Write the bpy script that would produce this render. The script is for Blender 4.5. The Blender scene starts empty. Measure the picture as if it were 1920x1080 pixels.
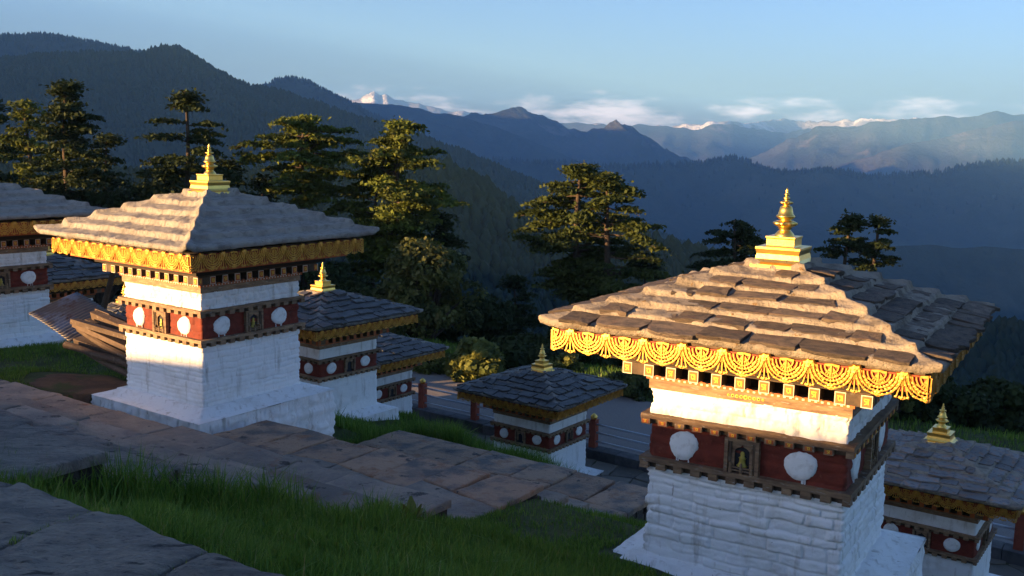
import bpy, bmesh, math, random
import numpy as np
from mathutils import Vector, Matrix

sc = bpy.context.scene
COL = sc.collection
R_ = math.radians

# ------------------------------------------------------------------ camera
PIT, ROLL, FPX = R_(8.5005), R_(1.1502), 1902.2763
cam_d = bpy.data.cameras.new('camera')
cam_d.sensor_width = 36.0
cam_d.lens = FPX / 1920 * 36.0
cam_d.clip_start = 0.1
cam_d.clip_end = 80000
cam = bpy.data.objects.new('camera', cam_d)
COL.objects.link(cam)
cam.matrix_world = Matrix.Rotation(math.pi / 2 - PIT, 4, 'X') @ Matrix.Rotation(ROLL, 4, 'Z')
sc.camera = cam

# ------------------------------------------------------------------ sun, sky, exposure
SUN_EL = R_(6.5)
SUN_H = Vector((-0.899, -0.438))          # horizontal direction towards the sun
sun_dir = Vector((SUN_H.x * math.cos(SUN_EL), SUN_H.y * math.cos(SUN_EL), math.sin(SUN_EL)))
sd = bpy.data.lights.new('sun', 'SUN')
sd.energy = 4.8
sd.angle = R_(0.5)
sd.color = (1.0, 0.61, 0.26)
so = bpy.data.objects.new('sun', sd)
COL.objects.link(so)
so.rotation_euler = (-sun_dir).to_track_quat('-Z', 'Y').to_euler()

w = bpy.data.worlds.new('World')
sc.world = w
w.use_nodes = True
nt = w.node_tree
for n in list(nt.nodes):
    nt.nodes.remove(n)
N = nt.nodes.new
LK = nt.links.new
wo = N('ShaderNodeOutputWorld')
bg = N('ShaderNodeBackground')
bg.inputs['Strength'].default_value = 0.051
sky = N('ShaderNodeTexSky')
sky.sky_type = 'NISHITA'
sky.sun_disc = False
sky.sun_elevation = SUN_EL
sky.sun_rotation = math.atan2(SUN_H.x, SUN_H.y)
sky.altitude = 800
sky.air_density = 1.0
sky.dust_density = 2.2
sky.ozone_density = 3.0
tc = N('ShaderNodeTexCoord')
sep = N('ShaderNodeSeparateXYZ')
LK(tc.outputs['Generated'], sep.inputs[0])
mp = N('ShaderNodeMapping')
mp.inputs['Scale'].default_value = (15, 15, 60)
LK(tc.outputs['Generated'], mp.inputs[0])
nz = N('ShaderNodeTexNoise')
nz.inputs['Scale'].default_value = 1.0
nz.inputs['Detail'].default_value = 9
nz.inputs['Roughness'].default_value = 0.6
LK(mp.outputs[0], nz.inputs['Vector'])
band = N('ShaderNodeValToRGB')            # how much cloud each elevation can hold
el = band.color_ramp.elements
el[0].position, el[0].color = 0.0, (0.62, 0.62, 0.62, 1)
el[1].position, el[1].color = 1.0, (0, 0, 0, 1)
for p, v in ((0.026, 0.62), (0.036, 0.56), (0.052, 0.30), (0.075, 0.0)):
    e = el.new(p)
    e.color = (v, v, v, 1)
LK(sep.outputs['Z'], band.inputs['Fac'])
add = N('ShaderNodeMath')
add.operation = 'ADD'
LK(nz.outputs['Fac'], add.inputs[0])
LK(band.outputs['Color'], add.inputs[1])
cm = N('ShaderNodeMapRange')
cm.interpolation_type = 'SMOOTHSTEP'
cm.inputs['From Min'].default_value = 1.0
cm.inputs['From Max'].default_value = 1.3
cm.inputs['To Max'].default_value = 0.75
LK(add.outputs[0], cm.inputs['Value'])
mixc = N('ShaderNodeMixRGB')
mixc.inputs['Color2'].default_value = (10.0, 7.4, 6.2, 1)
LK(cm.outputs[0], mixc.inputs['Fac'])
tint = N('ShaderNodeMixRGB')
tint.blend_type = 'MULTIPLY'
tint.inputs['Fac'].default_value = 1.0
tint.inputs['Color2'].default_value = (0.86, 0.82, 1.03, 1)
LK(sky.outputs[0], tint.inputs['Color1'])
LK(tint.outputs[0], mixc.inputs['Color1'])
LK(mixc.outputs[0], bg.inputs['Color'])
LK(bg.outputs[0], wo.inputs[0])

sc.view_settings.view_transform = 'Standard'
sc.view_settings.look = 'None'
sc.view_settings.exposure = 2.7
sc.view_settings.gamma = 1.0
sc.view_settings.use_curve_mapping = False
sc.cycles.volume_bounces = 2
sc.cycles.max_bounces = 6
sc.cycles.transparent_max_bounces = 8

# ------------------------------------------------------------------ frames and projection helpers
TH = R_(-34.0)
UX, UY = math.cos(TH), math.sin(TH)        # u: along the terraces
VX, VY = -math.sin(TH), math.cos(TH)       # v: down the slope


def uv(u, v, z=0.0):
    return Vector((u * UX + v * VX, u * UY + v * VY, z))


def ray(px, py):
    a, b = px - 960, py - 540
    c, s = math.cos(ROLL), math.sin(ROLL)
    x, y = c * a + s * b, -s * a + c * b
    up = -y / FPX
    return Vector((x / FPX, math.cos(PIT) + up * math.sin(PIT), -math.sin(PIT) + up * math.cos(PIT)))


def at(px, py, dist):
    r = ray(px, py)
    return r * (dist / r.y)


rng = np.random.default_rng(7)
random.seed(11)


# ------------------------------------------------------------------ noise
def _h(i, j, k, s):
    n = (i * 374761393 + j * 668265263 + k * 2147483647 + s * 974634777) & 0xFFFFFFFF
    n = ((n ^ (n >> 13)) * 1274126177) & 0xFFFFFFFF
    n = ((n ^ (n >> 16)) * 2246822519) & 0xFFFFFFFF
    return ((n ^ (n >> 15)) & 0xFFFFFF) / float(0xFFFFFF)


def vn(x, y, z=0.0, s=0):
    x, y, z = np.broadcast_arrays(np.asarray(x, float), np.asarray(y, float), np.asarray(z, float))
    i, j, k = np.floor(x).astype(np.int64), np.floor(y).astype(np.int64), np.floor(z).astype(np.int64)
    fx, fy, fz = x - i, y - j, z - k
    fx, fy, fz = fx * fx * (3 - 2 * fx), fy * fy * (3 - 2 * fy), fz * fz * (3 - 2 * fz)
    r = 0
    for a in (0, 1):
        for b in (0, 1):
            for c in (0, 1):
                r = r + _h(i + a, j + b, k + c, s) * (fx if a else 1 - fx) * (fy if b else 1 - fy) * (fz if c else 1 - fz)
    return r


def fbm(x, y, z=0.0, s=0, o=4, g=0.5):
    r, a, t = 0, 1.0, 0
    x, y, z = np.asarray(x, float), np.asarray(y, float), np.asarray(z, float)
    for q in range(o):
        r = r + a * vn(x * 2 ** q, y * 2 ** q, z * 2 ** q, s + q)
        t += a
        a *= g
    return r / t


# ------------------------------------------------------------------ materials
MATS = {}


def mat(name, base, rough=0.8, metal=0.0, var=(), bump=None, piece=False, trans=0.0, objvar=0.0, spec=0.3, stretch=(1, 1, 1)):
    """var: (colour, noise scale, from, to[, detail]); bump: (scale, strength, distance)."""
    m = bpy.data.materials.new(name)
    m.use_nodes = True
    t = m.node_tree
    b = t.nodes['Principled BSDF']
    b.inputs['Roughness'].default_value = rough
    b.inputs['Metallic'].default_value = metal
    b.inputs['Specular IOR Level'].default_value = spec
    tcn = t.nodes.new('ShaderNodeTexCoord')
    vec = tcn.outputs['Object']
    mpn = t.nodes.new('ShaderNodeMapping')
    mpn.inputs['Scale'].default_value = stretch
    t.links.new(vec, mpn.inputs[0])
    vec = mpn.outputs[0]
    oi = None
    if piece or objvar:
        oi = t.nodes.new('ShaderNodeObjectInfo')
    if piece:
        cb = t.nodes.new('ShaderNodeVectorMath')
        cb.operation = 'MULTIPLY_ADD'
        t.links.new(oi.outputs['Random'], cb.inputs[0])
        cb.inputs[1].default_value = (37, 61, 83)
        t.links.new(vec, cb.inputs[2])
        vec = cb.outputs[0]
    col = t.nodes.new('ShaderNodeRGB')
    col.outputs[0].default_value = (*base, 1)
    cur = col.outputs[0]
    for v in var:
        n = t.nodes.new('ShaderNodeTexNoise')
        n.inputs['Scale'].default_value = v[1]
        n.inputs['Detail'].default_value = v[4] if len(v) > 4 else 6
        n.inputs['Roughness'].default_value = 0.62
        if len(v) > 5:
            vm = t.nodes.new('ShaderNodeVectorMath')
            vm.operation = 'MULTIPLY'
            vm.inputs[1].default_value = v[5]
            t.links.new(vec, vm.inputs[0])
            t.links.new(vm.outputs[0], n.inputs['Vector'])
        else:
            t.links.new(vec, n.inputs['Vector'])
        mr = t.nodes.new('ShaderNodeMapRange')
        mr.inputs['From Min'].default_value = v[2]
        mr.inputs['From Max'].default_value = v[3]
        t.links.new(n.outputs['Fac'], mr.inputs['Value'])
        mx = t.nodes.new('ShaderNodeMixRGB')
        mx.inputs['Color2'].default_value = (*v[0], 1)
        t.links.new(mr.outputs[0], mx.inputs['Fac'])
        t.links.new(cur, mx.inputs['Color1'])
        cur = mx.outputs[0]
    if objvar:
        hs = t.nodes.new('ShaderNodeHueSaturation')
        mr = t.nodes.new('ShaderNodeMapRange')
        mr.inputs['To Min'].default_value = 1 - objvar
        mr.inputs['To Max'].default_value = 1 + objvar
        t.links.new(oi.outputs['Random'], mr.inputs['Value'])
        t.links.new(mr.outputs[0], hs.inputs['Value'])
        t.links.new(cur, hs.inputs['Color'])
        cur = hs.outputs[0]
    t.links.new(cur, b.inputs['Base Color'])
    if bump:
        prev = None
        for bs in (bump if isinstance(bump[0], tuple) else (bump,)):
            n = t.nodes.new('ShaderNodeTexNoise')
            n.inputs['Scale'].default_value = bs[0]
            n.inputs['Detail'].default_value = 8
            n.inputs['Roughness'].default_value = 0.65
            t.links.new(vec, n.inputs['Vector'])
            bn = t.nodes.new('ShaderNodeBump')
            bn.inputs['Strength'].default_value = bs[1]
            bn.inputs['Distance'].default_value = bs[2]
            t.links.new(n.outputs['Fac'], bn.inputs['Height'])
            if prev:
                t.links.new(prev, bn.inputs['Normal'])
            prev = bn.outputs[0]
        t.links.new(prev, b.inputs['Normal'])
    if trans:
        tr = t.nodes.new('ShaderNodeBsdfTranslucent')
        t.links.new(cur, tr.inputs['Color'])
        ms = t.nodes.new('ShaderNodeMixShader')
        ms.inputs[0].default_value = trans
        t.links.new(b.outputs[0], ms.inputs[1])
        t.links.new(tr.outputs[0], ms.inputs[2])
        t.links.new(ms.outputs[0], t.nodes['Material Output'].inputs[0])
    MATS[name] = m
    return m


mat('whitewash', (0.80, 0.79, 0.77), 0.85, var=(((0.62, 0.58, 0.52), 2.5, 0.52, 0.78), ((0.33, 0.28, 0.22), 9.0, 0.68, 0.80), ((0.12, 0.10, 0.085), 22.0, 0.70, 0.75), ((0.45, 0.41, 0.36), 5.0, 0.56, 0.74, 5, (1.6, 1.6, .22)), ((0.22, 0.17, 0.13), 13.0, 0.66, 0.78, 5, (1, 1, .16))),
    bump=((14, 0.5, 0.02), (60, 0.35, 0.006)))
mat('red_wall', (0.17, 0.032, 0.018), 0.85, var=(((0.09, 0.02, 0.013), 6, 0.4, 0.7), ((0.26, 0.09, 0.05), 18, 0.62, 0.75)), bump=((12, 0.6, 0.02), (60, 0.4, 0.006)))
mat('disc_paint', (0.78, 0.78, 0.76), 0.8, var=(((0.6, 0.58, 0.55), 14, 0.5, 0.7),), bump=((25, 0.5, 0.01),))
mat('wood', (0.27, 0.17, 0.095), 0.75, var=(((0.13, 0.08, 0.05), 5, 0.4, 0.65), ((0.36, 0.32, 0.27), 11, 0.58, 0.72)), bump=((30, 0.4, 0.006),), piece=True, objvar=0.25, stretch=(1, 1, 5))
mat('dark_wood', (0.10, 0.065, 0.04), 0.8, var=(((0.05, 0.035, 0.025), 7, 0.4, 0.65), ((0.17, 0.15, 0.12), 9, 0.58, 0.75)), bump=((30, 0.4, 0.006),))
mat('old_wood', (0.10, 0.066, 0.045), 0.85, var=(((0.07, 0.045, 0.03), 6, 0.4, 0.65), ((0.25, 0.2, 0.16), 14, 0.6, 0.75)), bump=((25, 0.6, 0.01),), piece=True, objvar=0.3)
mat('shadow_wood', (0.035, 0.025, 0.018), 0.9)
mat('orange_paint', (0.48, 0.12, 0.03), 0.6, var=(((0.3, 0.07, 0.03), 12, 0.5, 0.7),))
mat('yellow_paint', (0.72, 0.42, 0.05), 0.55)
mat('cream_paint', (0.62, 0.52, 0.4), 0.6)
mat('board_red', (0.30, 0.055, 0.02), 0.6, var=(((0.2, 0.04, 0.02), 8, 0.45, 0.65),))
mat('gold', (0.90, 0.56, 0.13), 0.33, metal=1.0, var=(((0.75, 0.47, 0.12), 9, 0.45, 0.65), ((0.45, 0.28, 0.08), 25, 0.64, 0.74)), bump=((18, 0.25, 0.006),))
mat('fringe_gold', (0.52, 0.275, 0.055), 0.42, metal=0.8, var=(((0.62, 0.33, 0.07), 9, 0.45, 0.62), ((0.35, 0.18, 0.05), 20, 0.62, 0.72)), bump=((40, 0.3, 0.005),))
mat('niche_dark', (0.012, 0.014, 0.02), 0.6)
mat('statue_gold', (0.35, 0.28, 0.06), 0.45, metal=0.4)
mat('slab_brown', (0.19, 0.14, 0.10), 0.85, var=(((0.09, 0.072, 0.06), 3.5, 0.42, 0.62), ((0.2, 0.115, 0.08), 2.2, 0.55, 0.72), ((0.22, 0.13, 0.03), 7, 0.69, 0.75)),
    bump=((9, 0.9, 0.05), (45, 0.9, 0.02)), piece=True, objvar=0.28)
mat('slab_slate', (0.062, 0.058, 0.056), 0.55, var=(((0.03, 0.029, 0.03), 3, 0.42, 0.62), ((0.11, 0.10, 0.09), 6, 0.6, 0.75), ((0.16, 0.09, 0.03), 9, 0.70, 0.76)),
    bump=((10, 0.6, 0.02), (50, 0.5, 0.006)), piece=True, objvar=0.35, spec=0.5)
mat('slab_mixed', (0.20, 0.185, 0.175), 0.8, var=(((0.30, 0.17, 0.105), 2.2, 0.5, 0.62), ((0.10, 0.095, 0.095), 3.2, 0.52, 0.66)), bump=((18, 0.6, 0.012),), piece=True, objvar=0.3)
mat('mortar', (0.34, 0.285, 0.22), 0.9, var=(((0.17, 0.14, 0.11), 4, 0.45, 0.64), ((0.16, 0.09, 0.03), 14, 0.60, 0.70), ((0.06, 0.05, 0.04), 24, 0.64, 0.72)), bump=((14, 1.0, 0.06), (60, 0.8, 0.02)))
mat('dark_mortar', (0.23, 0.205, 0.18), 0.9, var=(((0.08, 0.07, 0.06), 4, 0.45, 0.65), ((0.22, 0.12, 0.03), 9, 0.58, 0.68)), bump=((16, 0.8, 0.03),))
mat('plaster', (0.36, 0.325, 0.28), 0.9, var=(((0.25, 0.22, 0.19), 2.5, 0.45, 0.65), ((0.42, 0.37, 0.31), 6, 0.55, 0.7), ((0.13, 0.115, 0.10), 12, 0.62, 0.74), ((0.2, 0.175, 0.15), 5, 0.5, 0.7, 6, (4, 1, 1))),
    bump=((7, 0.8, 0.09), (38, 0.9, 0.035)))
mat('paving', (0.31, 0.25, 0.19), 0.75, var=(((0.19, 0.165, 0.14), 1.6, 0.42, 0.6), ((0.20, 0.15, 0.115), 1.2, 0.55, 0.68), ((0.23, 0.105, 0.05), 2.6, 0.63, 0.74), ((0.06, 0.055, 0.05), 8, 0.6, 0.75), ((0.30, 0.27, 0.24), 34, 0.62, 0.70), ((0.045, 0.04, 0.035), 4, 0.61, 0.66, 8)),
    bump=((6, 1.0, 0.09), (30, 0.9, 0.035)), piece=True, objvar=0.22, spec=0.4)
mat('paving_grey', (0.32, 0.275, 0.225), 0.7, var=(((0.18, 0.16, 0.14), 2.2, 0.42, 0.6), ((0.19, 0.17, 0.15), 3, 0.58, 0.7), ((0.12, 0.075, 0.04), 3, 0.66, 0.76), ((0.05, 0.048, 0.05), 16, 0.55, 0.72), ((0.30, 0.28, 0.26), 30, 0.61, 0.70), ((0.035, 0.033, 0.03), 3.5, 0.60, 0.66, 8)),
    bump=((5, 1.0, 0.10), (24, 1.0, 0.05)), piece=True, objvar=0.15, spec=0.45, stretch=(1, 3.0, 1))
mat('paving_rust', (0.36, 0.225, 0.14), 0.75, var=(((0.12, 0.10, 0.088), 1.8, 0.45, 0.62), ((0.26, 0.12, 0.055), 2.6, 0.56, 0.7), ((0.07, 0.06, 0.055), 7, 0.62, 0.74), ((0.32, 0.27, 0.23), 34, 0.63, 0.71), ((0.05, 0.042, 0.036), 4, 0.61, 0.66, 8)),
    bump=((7, 1.0, 0.07), (32, 0.9, 0.03)), piece=True, objvar=0.18, spec=0.4)
mat('rubble', (0.085, 0.07, 0.058), 0.9, var=(((0.04, 0.033, 0.028), 4, 0.4, 0.65),), bump=((9, 1.0, 0.06), (40, 0.6, 0.01)))
mat('ground', (0.05, 0.066, 0.02), 0.95, var=(((0.035, 0.05, 0.012), 0.8, 0.4, 0.6), ((0.10, 0.065, 0.035), 0.45, 0.60, 0.72), ((0.075, 0.09, 0.022), 3.0, 0.5, 0.7)), bump=((12, 0.8, 0.05), (60, 0.6, 0.01)))
mat('soil', (0.15, 0.085, 0.045), 0.95, var=(((0.08, 0.05, 0.03), 2, 0.4, 0.6), ((0.06, 0.075, 0.02), 1.2, 0.52, 0.62)), bump=((14, 0.8, 0.04),))
mat('gravel', (0.21, 0.185, 0.165), 0.95, var=(((0.2, 0.18, 0.165), 1.2, 0.4, 0.65), ((0.16, 0.14, 0.13), 30, 0.5, 0.7)), bump=((40, 0.8, 0.03),))
mat('crazy_stone', (0.15, 0.13, 0.105), 0.8, var=(((0.09, 0.085, 0.075), 1.2, 0.45, 0.65), ((0.2, 0.17, 0.13), 3, 0.55, 0.7)), bump=((9, 0.5, 0.02),), piece=True, objvar=0.25)
mat('path_bed', (0.07, 0.06, 0.045), 0.95, var=(((0.05, 0.06, 0.02), 2, 0.5, 0.65),))
mat('kerb_stone', (0.085, 0.082, 0.085), 0.75, var=(((0.05, 0.05, 0.052), 3, 0.42, 0.62),), bump=((10, 0.6, 0.02),), piece=True, objvar=0.25)
mat('grass_blade', (0.085, 0.145, 0.020), 0.5, var=(((0.05, 0.10, 0.014), 1.3, 0.42, 0.6), ((0.17, 0.18, 0.045), 2.3, 0.58, 0.72)), trans=0.4)
gm = MATS['grass_blade']
_t = gm.node_tree
_at = _t.nodes.new('ShaderNodeAttribute')
_at.attribute_name = 'tint'
_rp = _t.nodes.new('ShaderNodeValToRGB')
_e = _rp.color_ramp.elements
_e[0].position, _e[0].color = 0.0, (0.05, 0.11, 0.014, 1)
_e[1].position, _e[1].color = 1.0, (0.30, 0.26, 0.10, 1)
for _p, _c in ((.45, (0.11, 0.20, 0.025)), (.75, (0.19, 0.28, 0.04)), (.93, (0.26, 0.30, 0.07))):
    _e.new(_p).color = (*_c, 1)
_t.links.new(_at.outputs['Fac'], _rp.inputs[0])
for _n in _t.nodes:
    if _n.type in ('BSDF_PRINCIPLED', 'BSDF_TRANSLUCENT'):
        _t.links.new(_rp.outputs[0], _n.inputs[0])
mat('dry_grass', (0.22, 0.19, 0.08), 0.8, trans=0.3)
mat('post_red', (0.28, 0.06, 0.03), 0.6, var=(((0.2, 0.045, 0.025), 6, 0.45, 0.65),))
mat('rail_metal', (0.48, 0.50, 0.54), 0.4, metal=0.2)
mat('tin', (0.14, 0.115, 0.10), 0.5, metal=0.4, var=(((0.20, 0.22, 0.26), 1.4, 0.5, 0.6), ((0.11, 0.06, 0.035), 3, 0.5, 0.65)), bump=((20, 0.2, 0.01),))
mat('bark', (0.075, 0.052, 0.036), 0.95, var=(((0.035, 0.025, 0.02), 3, 0.4, 0.65),), bump=((6, 1.0, 0.08),))
mat('needles_lit', (0.135, 0.165, 0.026), 0.7, var=(((0.045, 0.06, 0.014), 0.5, 0.42, 0.58), ((0.13, 0.125, 0.025), 0.9, 0.55, 0.7)), trans=0.25, spec=0.15)  # brighter leaf colour that puts low sun into the lit crowns
mat('needles_mid', (0.060, 0.075, 0.017), 0.7, var=(((0.035, 0.05, 0.013), 0.5, 0.42, 0.58), ((0.09, 0.095, 0.02), 0.9, 0.58, 0.7)), trans=0.25, spec=0.15)  # middle tone painted for crowns that the sun only partly reaches
mat('needles_dark', (0.030, 0.045, 0.013), 0.7, var=(((0.02, 0.03, 0.01), 0.5, 0.42, 0.58),), trans=0.2, spec=0.15)  # darker copy of the leaf colour for trees and shrubs in shade
mat('broadleaf', (0.115, 0.12, 0.03), 0.6, var=(((0.045, 0.058, 0.018), 0.8, 0.42, 0.58), ((0.13, 0.12, 0.04), 1.1, 0.56, 0.7)), trans=0.3, spec=0.2)
mat('bush_leaf', (0.17, 0.175, 0.04), 0.6, var=(((0.06, 0.08, 0.02), 0.9, 0.42, 0.58),), trans=0.3, spec=0.2)
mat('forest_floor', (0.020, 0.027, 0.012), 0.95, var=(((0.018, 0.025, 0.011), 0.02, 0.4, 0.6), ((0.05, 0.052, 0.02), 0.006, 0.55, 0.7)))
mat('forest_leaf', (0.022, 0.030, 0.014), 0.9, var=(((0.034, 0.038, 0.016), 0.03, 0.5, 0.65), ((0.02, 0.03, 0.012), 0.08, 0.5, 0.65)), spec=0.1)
mat('far_forest', (0.034, 0.042, 0.022), 0.95, var=(((0.02, 0.027, 0.015), 0.004, 0.4, 0.6), ((0.06, 0.056, 0.03), 0.0025, 0.52, 0.66)), bump=((0.03, 1.0, 25),), spec=0.1)
mat('rock_mountain', (0.07, 0.068, 0.05), 0.95, var=(((0.035, 0.042, 0.022), 0.0012, 0.4, 0.55), ((0.17, 0.14, 0.12), 0.0018, 0.58, 0.68)), bump=((0.008, 1.0, 60),), spec=0.1)
mat('snow_mountain', (0.30, 0.27, 0.26), 0.9, var=(((0.8, 0.78, 0.76), 0.0016, 0.5, 0.58),), bump=((0.006, 1.0, 90),), spec=0.1)


# ------------------------------------------------------------------ object helpers
def link(name, me, m=None, parent=None, loc=None, rot=None, scale=None, **props):
    o = bpy.data.objects.new(name, me)
    COL.objects.link(o)
    if m is not None and me is not None and len(me.materials) == 0:
        me.materials.append(MATS[m])
    if parent:
        o.parent = parent
    if loc is not None:
        o.location = loc
    if rot is not None:
        o.rotation_euler = rot
    if scale is not None:
        o.scale = scale
    for k, v in props.items():
        o[k] = v
    return o


def thing(name, label, cat, loc=(0, 0, 0), rotz=0.0, group=None):
    o = link(name, None, None, None, loc, (0, 0, rotz), label=label, category=cat)
    o.empty_display_size = 0.2
    if group:
        o['group'] = group
    return o


def mesh_np(name, V, F, smooth=False):
    """V (n,3) array; F (m,k) array of equal-sized faces, or list of such arrays."""
    Fs = [np.asarray(f) for f in (F if isinstance(F, list) else [F]) if len(f)]
    me = bpy.data.meshes.new(name)
    V = np.asarray(V, np.float32)
    me.vertices.add(len(V))
    me.vertices.foreach_set('co', V.ravel())
    nl = sum(f.size for f in Fs)
    np_ = sum(len(f) for f in Fs)
    me.loops.add(nl)
    me.polygons.add(np_)
    me.loops.foreach_set('vertex_index', np.concatenate([f.ravel() for f in Fs]).astype(np.int32))
    tot = np.concatenate([np.full(len(f), f.shape[1]) for f in Fs]).astype(np.int32)
    st = np.concatenate([[0], np.cumsum(tot)[:-1]]).astype(np.int32)
    me.polygons.foreach_set('loop_start', st)
    if smooth:
        me.polygons.foreach_set('use_smooth', np.ones(np_, bool))
    me.update(calc_edges=True)
    return me


class MB:
    """collects simple shapes into one mesh"""

    def __init__(s):
        s.v, s.f, s.m, s.mats = [], [], [], []

    def mi(s, m):
        if m not in s.mats:
            s.mats.append(m)
        return s.mats.index(m)

    def add(s, vs, fs, m):
        b = len(s.v)
        k = s.mi(m)
        s.v += [tuple(p) for p in vs]
        s.f += [tuple(b + i for i in f) for f in fs]
        s.m += [k] * len(fs)

    def box(s, x0, x1, y0, y1, z0, z1, m, M=None, j=0.0):
        vs = [Vector((x, y, z)) for z in (z0, z1) for y in (y0, y1) for x in (x0, x1)]
        if j:
            vs = [p + Vector((random.uniform(-j, j), random.uniform(-j, j), random.uniform(-j, j))) for p in vs]
        if M is not None:
            vs = [M @ p for p in vs]
        s.add(vs, [(0, 2, 3, 1), (4, 5, 7, 6), (0, 1, 5, 4), (2, 6, 7, 3), (0, 4, 6, 2), (1, 3, 7, 5)], m)

    def tube(s, pts, rad, m, n=6, cap=True, M=None):
        pts = [Vector(p) for p in pts]
        rings = []
        for i, p in enumerate(pts):
            d = (pts[min(i + 1, len(pts) - 1)] - pts[max(i - 1, 0)]).normalized()
            a = d.cross(Vector((0, 0, 1)))
            if a.length < 1e-3:
                a = Vector((1, 0, 0))
            a.normalize()
            b = d.cross(a)
            r = rad[i] if hasattr(rad, '__len__') else rad
            rings.append([p + (a * math.cos(2 * math.pi * k / n) + b * math.sin(2 * math.pi * k / n)) * r for k in range(n)])
        vs = [q for r in rings for q in r]
        if M is not None:
            vs = [M @ q for q in vs]
        fs = [(i * n + k, i * n + (k + 1) % n, (i + 1) * n + (k + 1) % n, (i + 1) * n + k) for i in range(len(pts) - 1) for k in range(n)]
        if cap:
            fs += [tuple(range(n))[::-1], tuple(range((len(pts) - 1) * n, len(pts) * n))]
        s.add(vs, fs, m)

    def lathe(s, prof, m, n=20, mod=None, M=None):
        vs, fs = [], []
        for i, (r, z) in enumerate(prof):
            for k in range(n):
                a = 2 * math.pi * k / n
                rr = r * (1 + (mod[i] if mod else 0) * math.cos(8 * a))
                vs.append(Vector((rr * math.cos(a), rr * math.sin(a), z)))
        if M is not None:
            vs = [M @ q for q in vs]
        for i in range(len(prof) - 1):
            for k in range(n):
                fs.append((i * n + k, i * n + (k + 1) % n, (i + 1) * n + (k + 1) % n, (i + 1) * n + k))
        fs.append(tuple(range((len(prof) - 1) * n, len(prof) * n)))
        s.add(vs, fs, m)

    def sqloft(s, prof, m):
        vs = [(sx * w_, sy * w_, z) for w_, z in prof for sx, sy in ((-1, -1), (1, -1), (1, 1), (-1, 1))]
        fs = [(i * 4 + k, i * 4 + (k + 1) % 4, (i + 1) * 4 + (k + 1) % 4, (i + 1) * 4 + k) for i in range(len(prof) - 1) for k in range(4)]
        fs += [(3, 2, 1, 0), tuple(range(len(prof) * 4 - 4, len(prof) * 4))]
        s.add(vs, fs, m)

    def prism(s, poly, z0, z1, m, M=None):
        n = len(poly)
        vs = [Vector((x, y, z0)) for x, y in poly] + [Vector((x, y, z1)) for x, y in poly]
        if M is not None:
            vs = [M @ p for p in vs]
        s.add(vs, [tuple(range(n))[::-1], tuple(range(n, 2 * n))] + [(i, (i + 1) % n, n + (i + 1) % n, n + i) for i in range(n)], m)

    def mesh(s, name, smooth=False):
        me = bpy.data.meshes.new(name)
        me.from_pydata(s.v, [], s.f)
        for m in s.mats:
            me.materials.append(MATS[m])
        me.polygons.foreach_set('material_index', s.m)
        if smooth:
            me.polygons.foreach_set('use_smooth', [True] * len(s.f))
        me.update()
        return me

    def build(s, name, parent=None, smooth=False, **kw):
        return link(name, s.mesh(name, smooth), None, parent, **kw)


def grid_mesh(name, X, Y, Z, wrap=False, smooth=True):
    """X,Y,Z arrays (rows, cols)"""
    r, c = X.shape
    idx = np.arange(r * c).reshape(r, c)
    if wrap:
        idx = np.concatenate([idx, idx[:, :1]], 1)
    F = np.stack([idx[:-1, :-1], idx[:-1, 1:], idx[1:, 1:], idx[1:, :-1]], -1).reshape(-1, 4)
    return mesh_np(name, np.stack([X, Y, Z], -1).reshape(-1, 3), F, smooth)


# (front edge v, top z, left u, right u, material)
STEPS = [(4.40, -2.39, -10.5, -6.60, 'paving_grey'), (5.12, -2.72, -11.2, -6.62, 'paving_grey'), (5.90, -3.08, -12.0, -6.60, 'paving_grey'), (6.72, -3.40, -12.9, -6.66, 'paving'),
         (7.55, -3.72, -14.0, -6.64, 'paving'), (8.72, -4.06, -17.0, -6.60, 'paving'), (10.60, -4.44, -11.75, -6.60, 'paving_rust'), (11.2, -4.72, -11.9, -6.58, 'paving'),
         (11.85, -5.02, -12.0, -6.6, 'paving'), (12.5, -5.34, -12.1, -6.62, 'paving'), (14.75, -5.72, -12.6, -6.85, 'paving_rust'), (15.4, -6.05, -12.8, -7.0, 'paving')]

# ------------------------------------------------------------------ ground
def shade_bank_edge(p):
    return np.interp(p, [-40, -10, 0, 8.15, 17, 26, 30, 33.5, 37, 40, 44, 50, 65, 90, 140],
                     [6.5, 4.0, 2.7, 1.35, -0.05, -1.3, -2.8, -5.2, -5.2, -2.2, -0.4, 1.2, 0.4, 1.2, 3])


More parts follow.
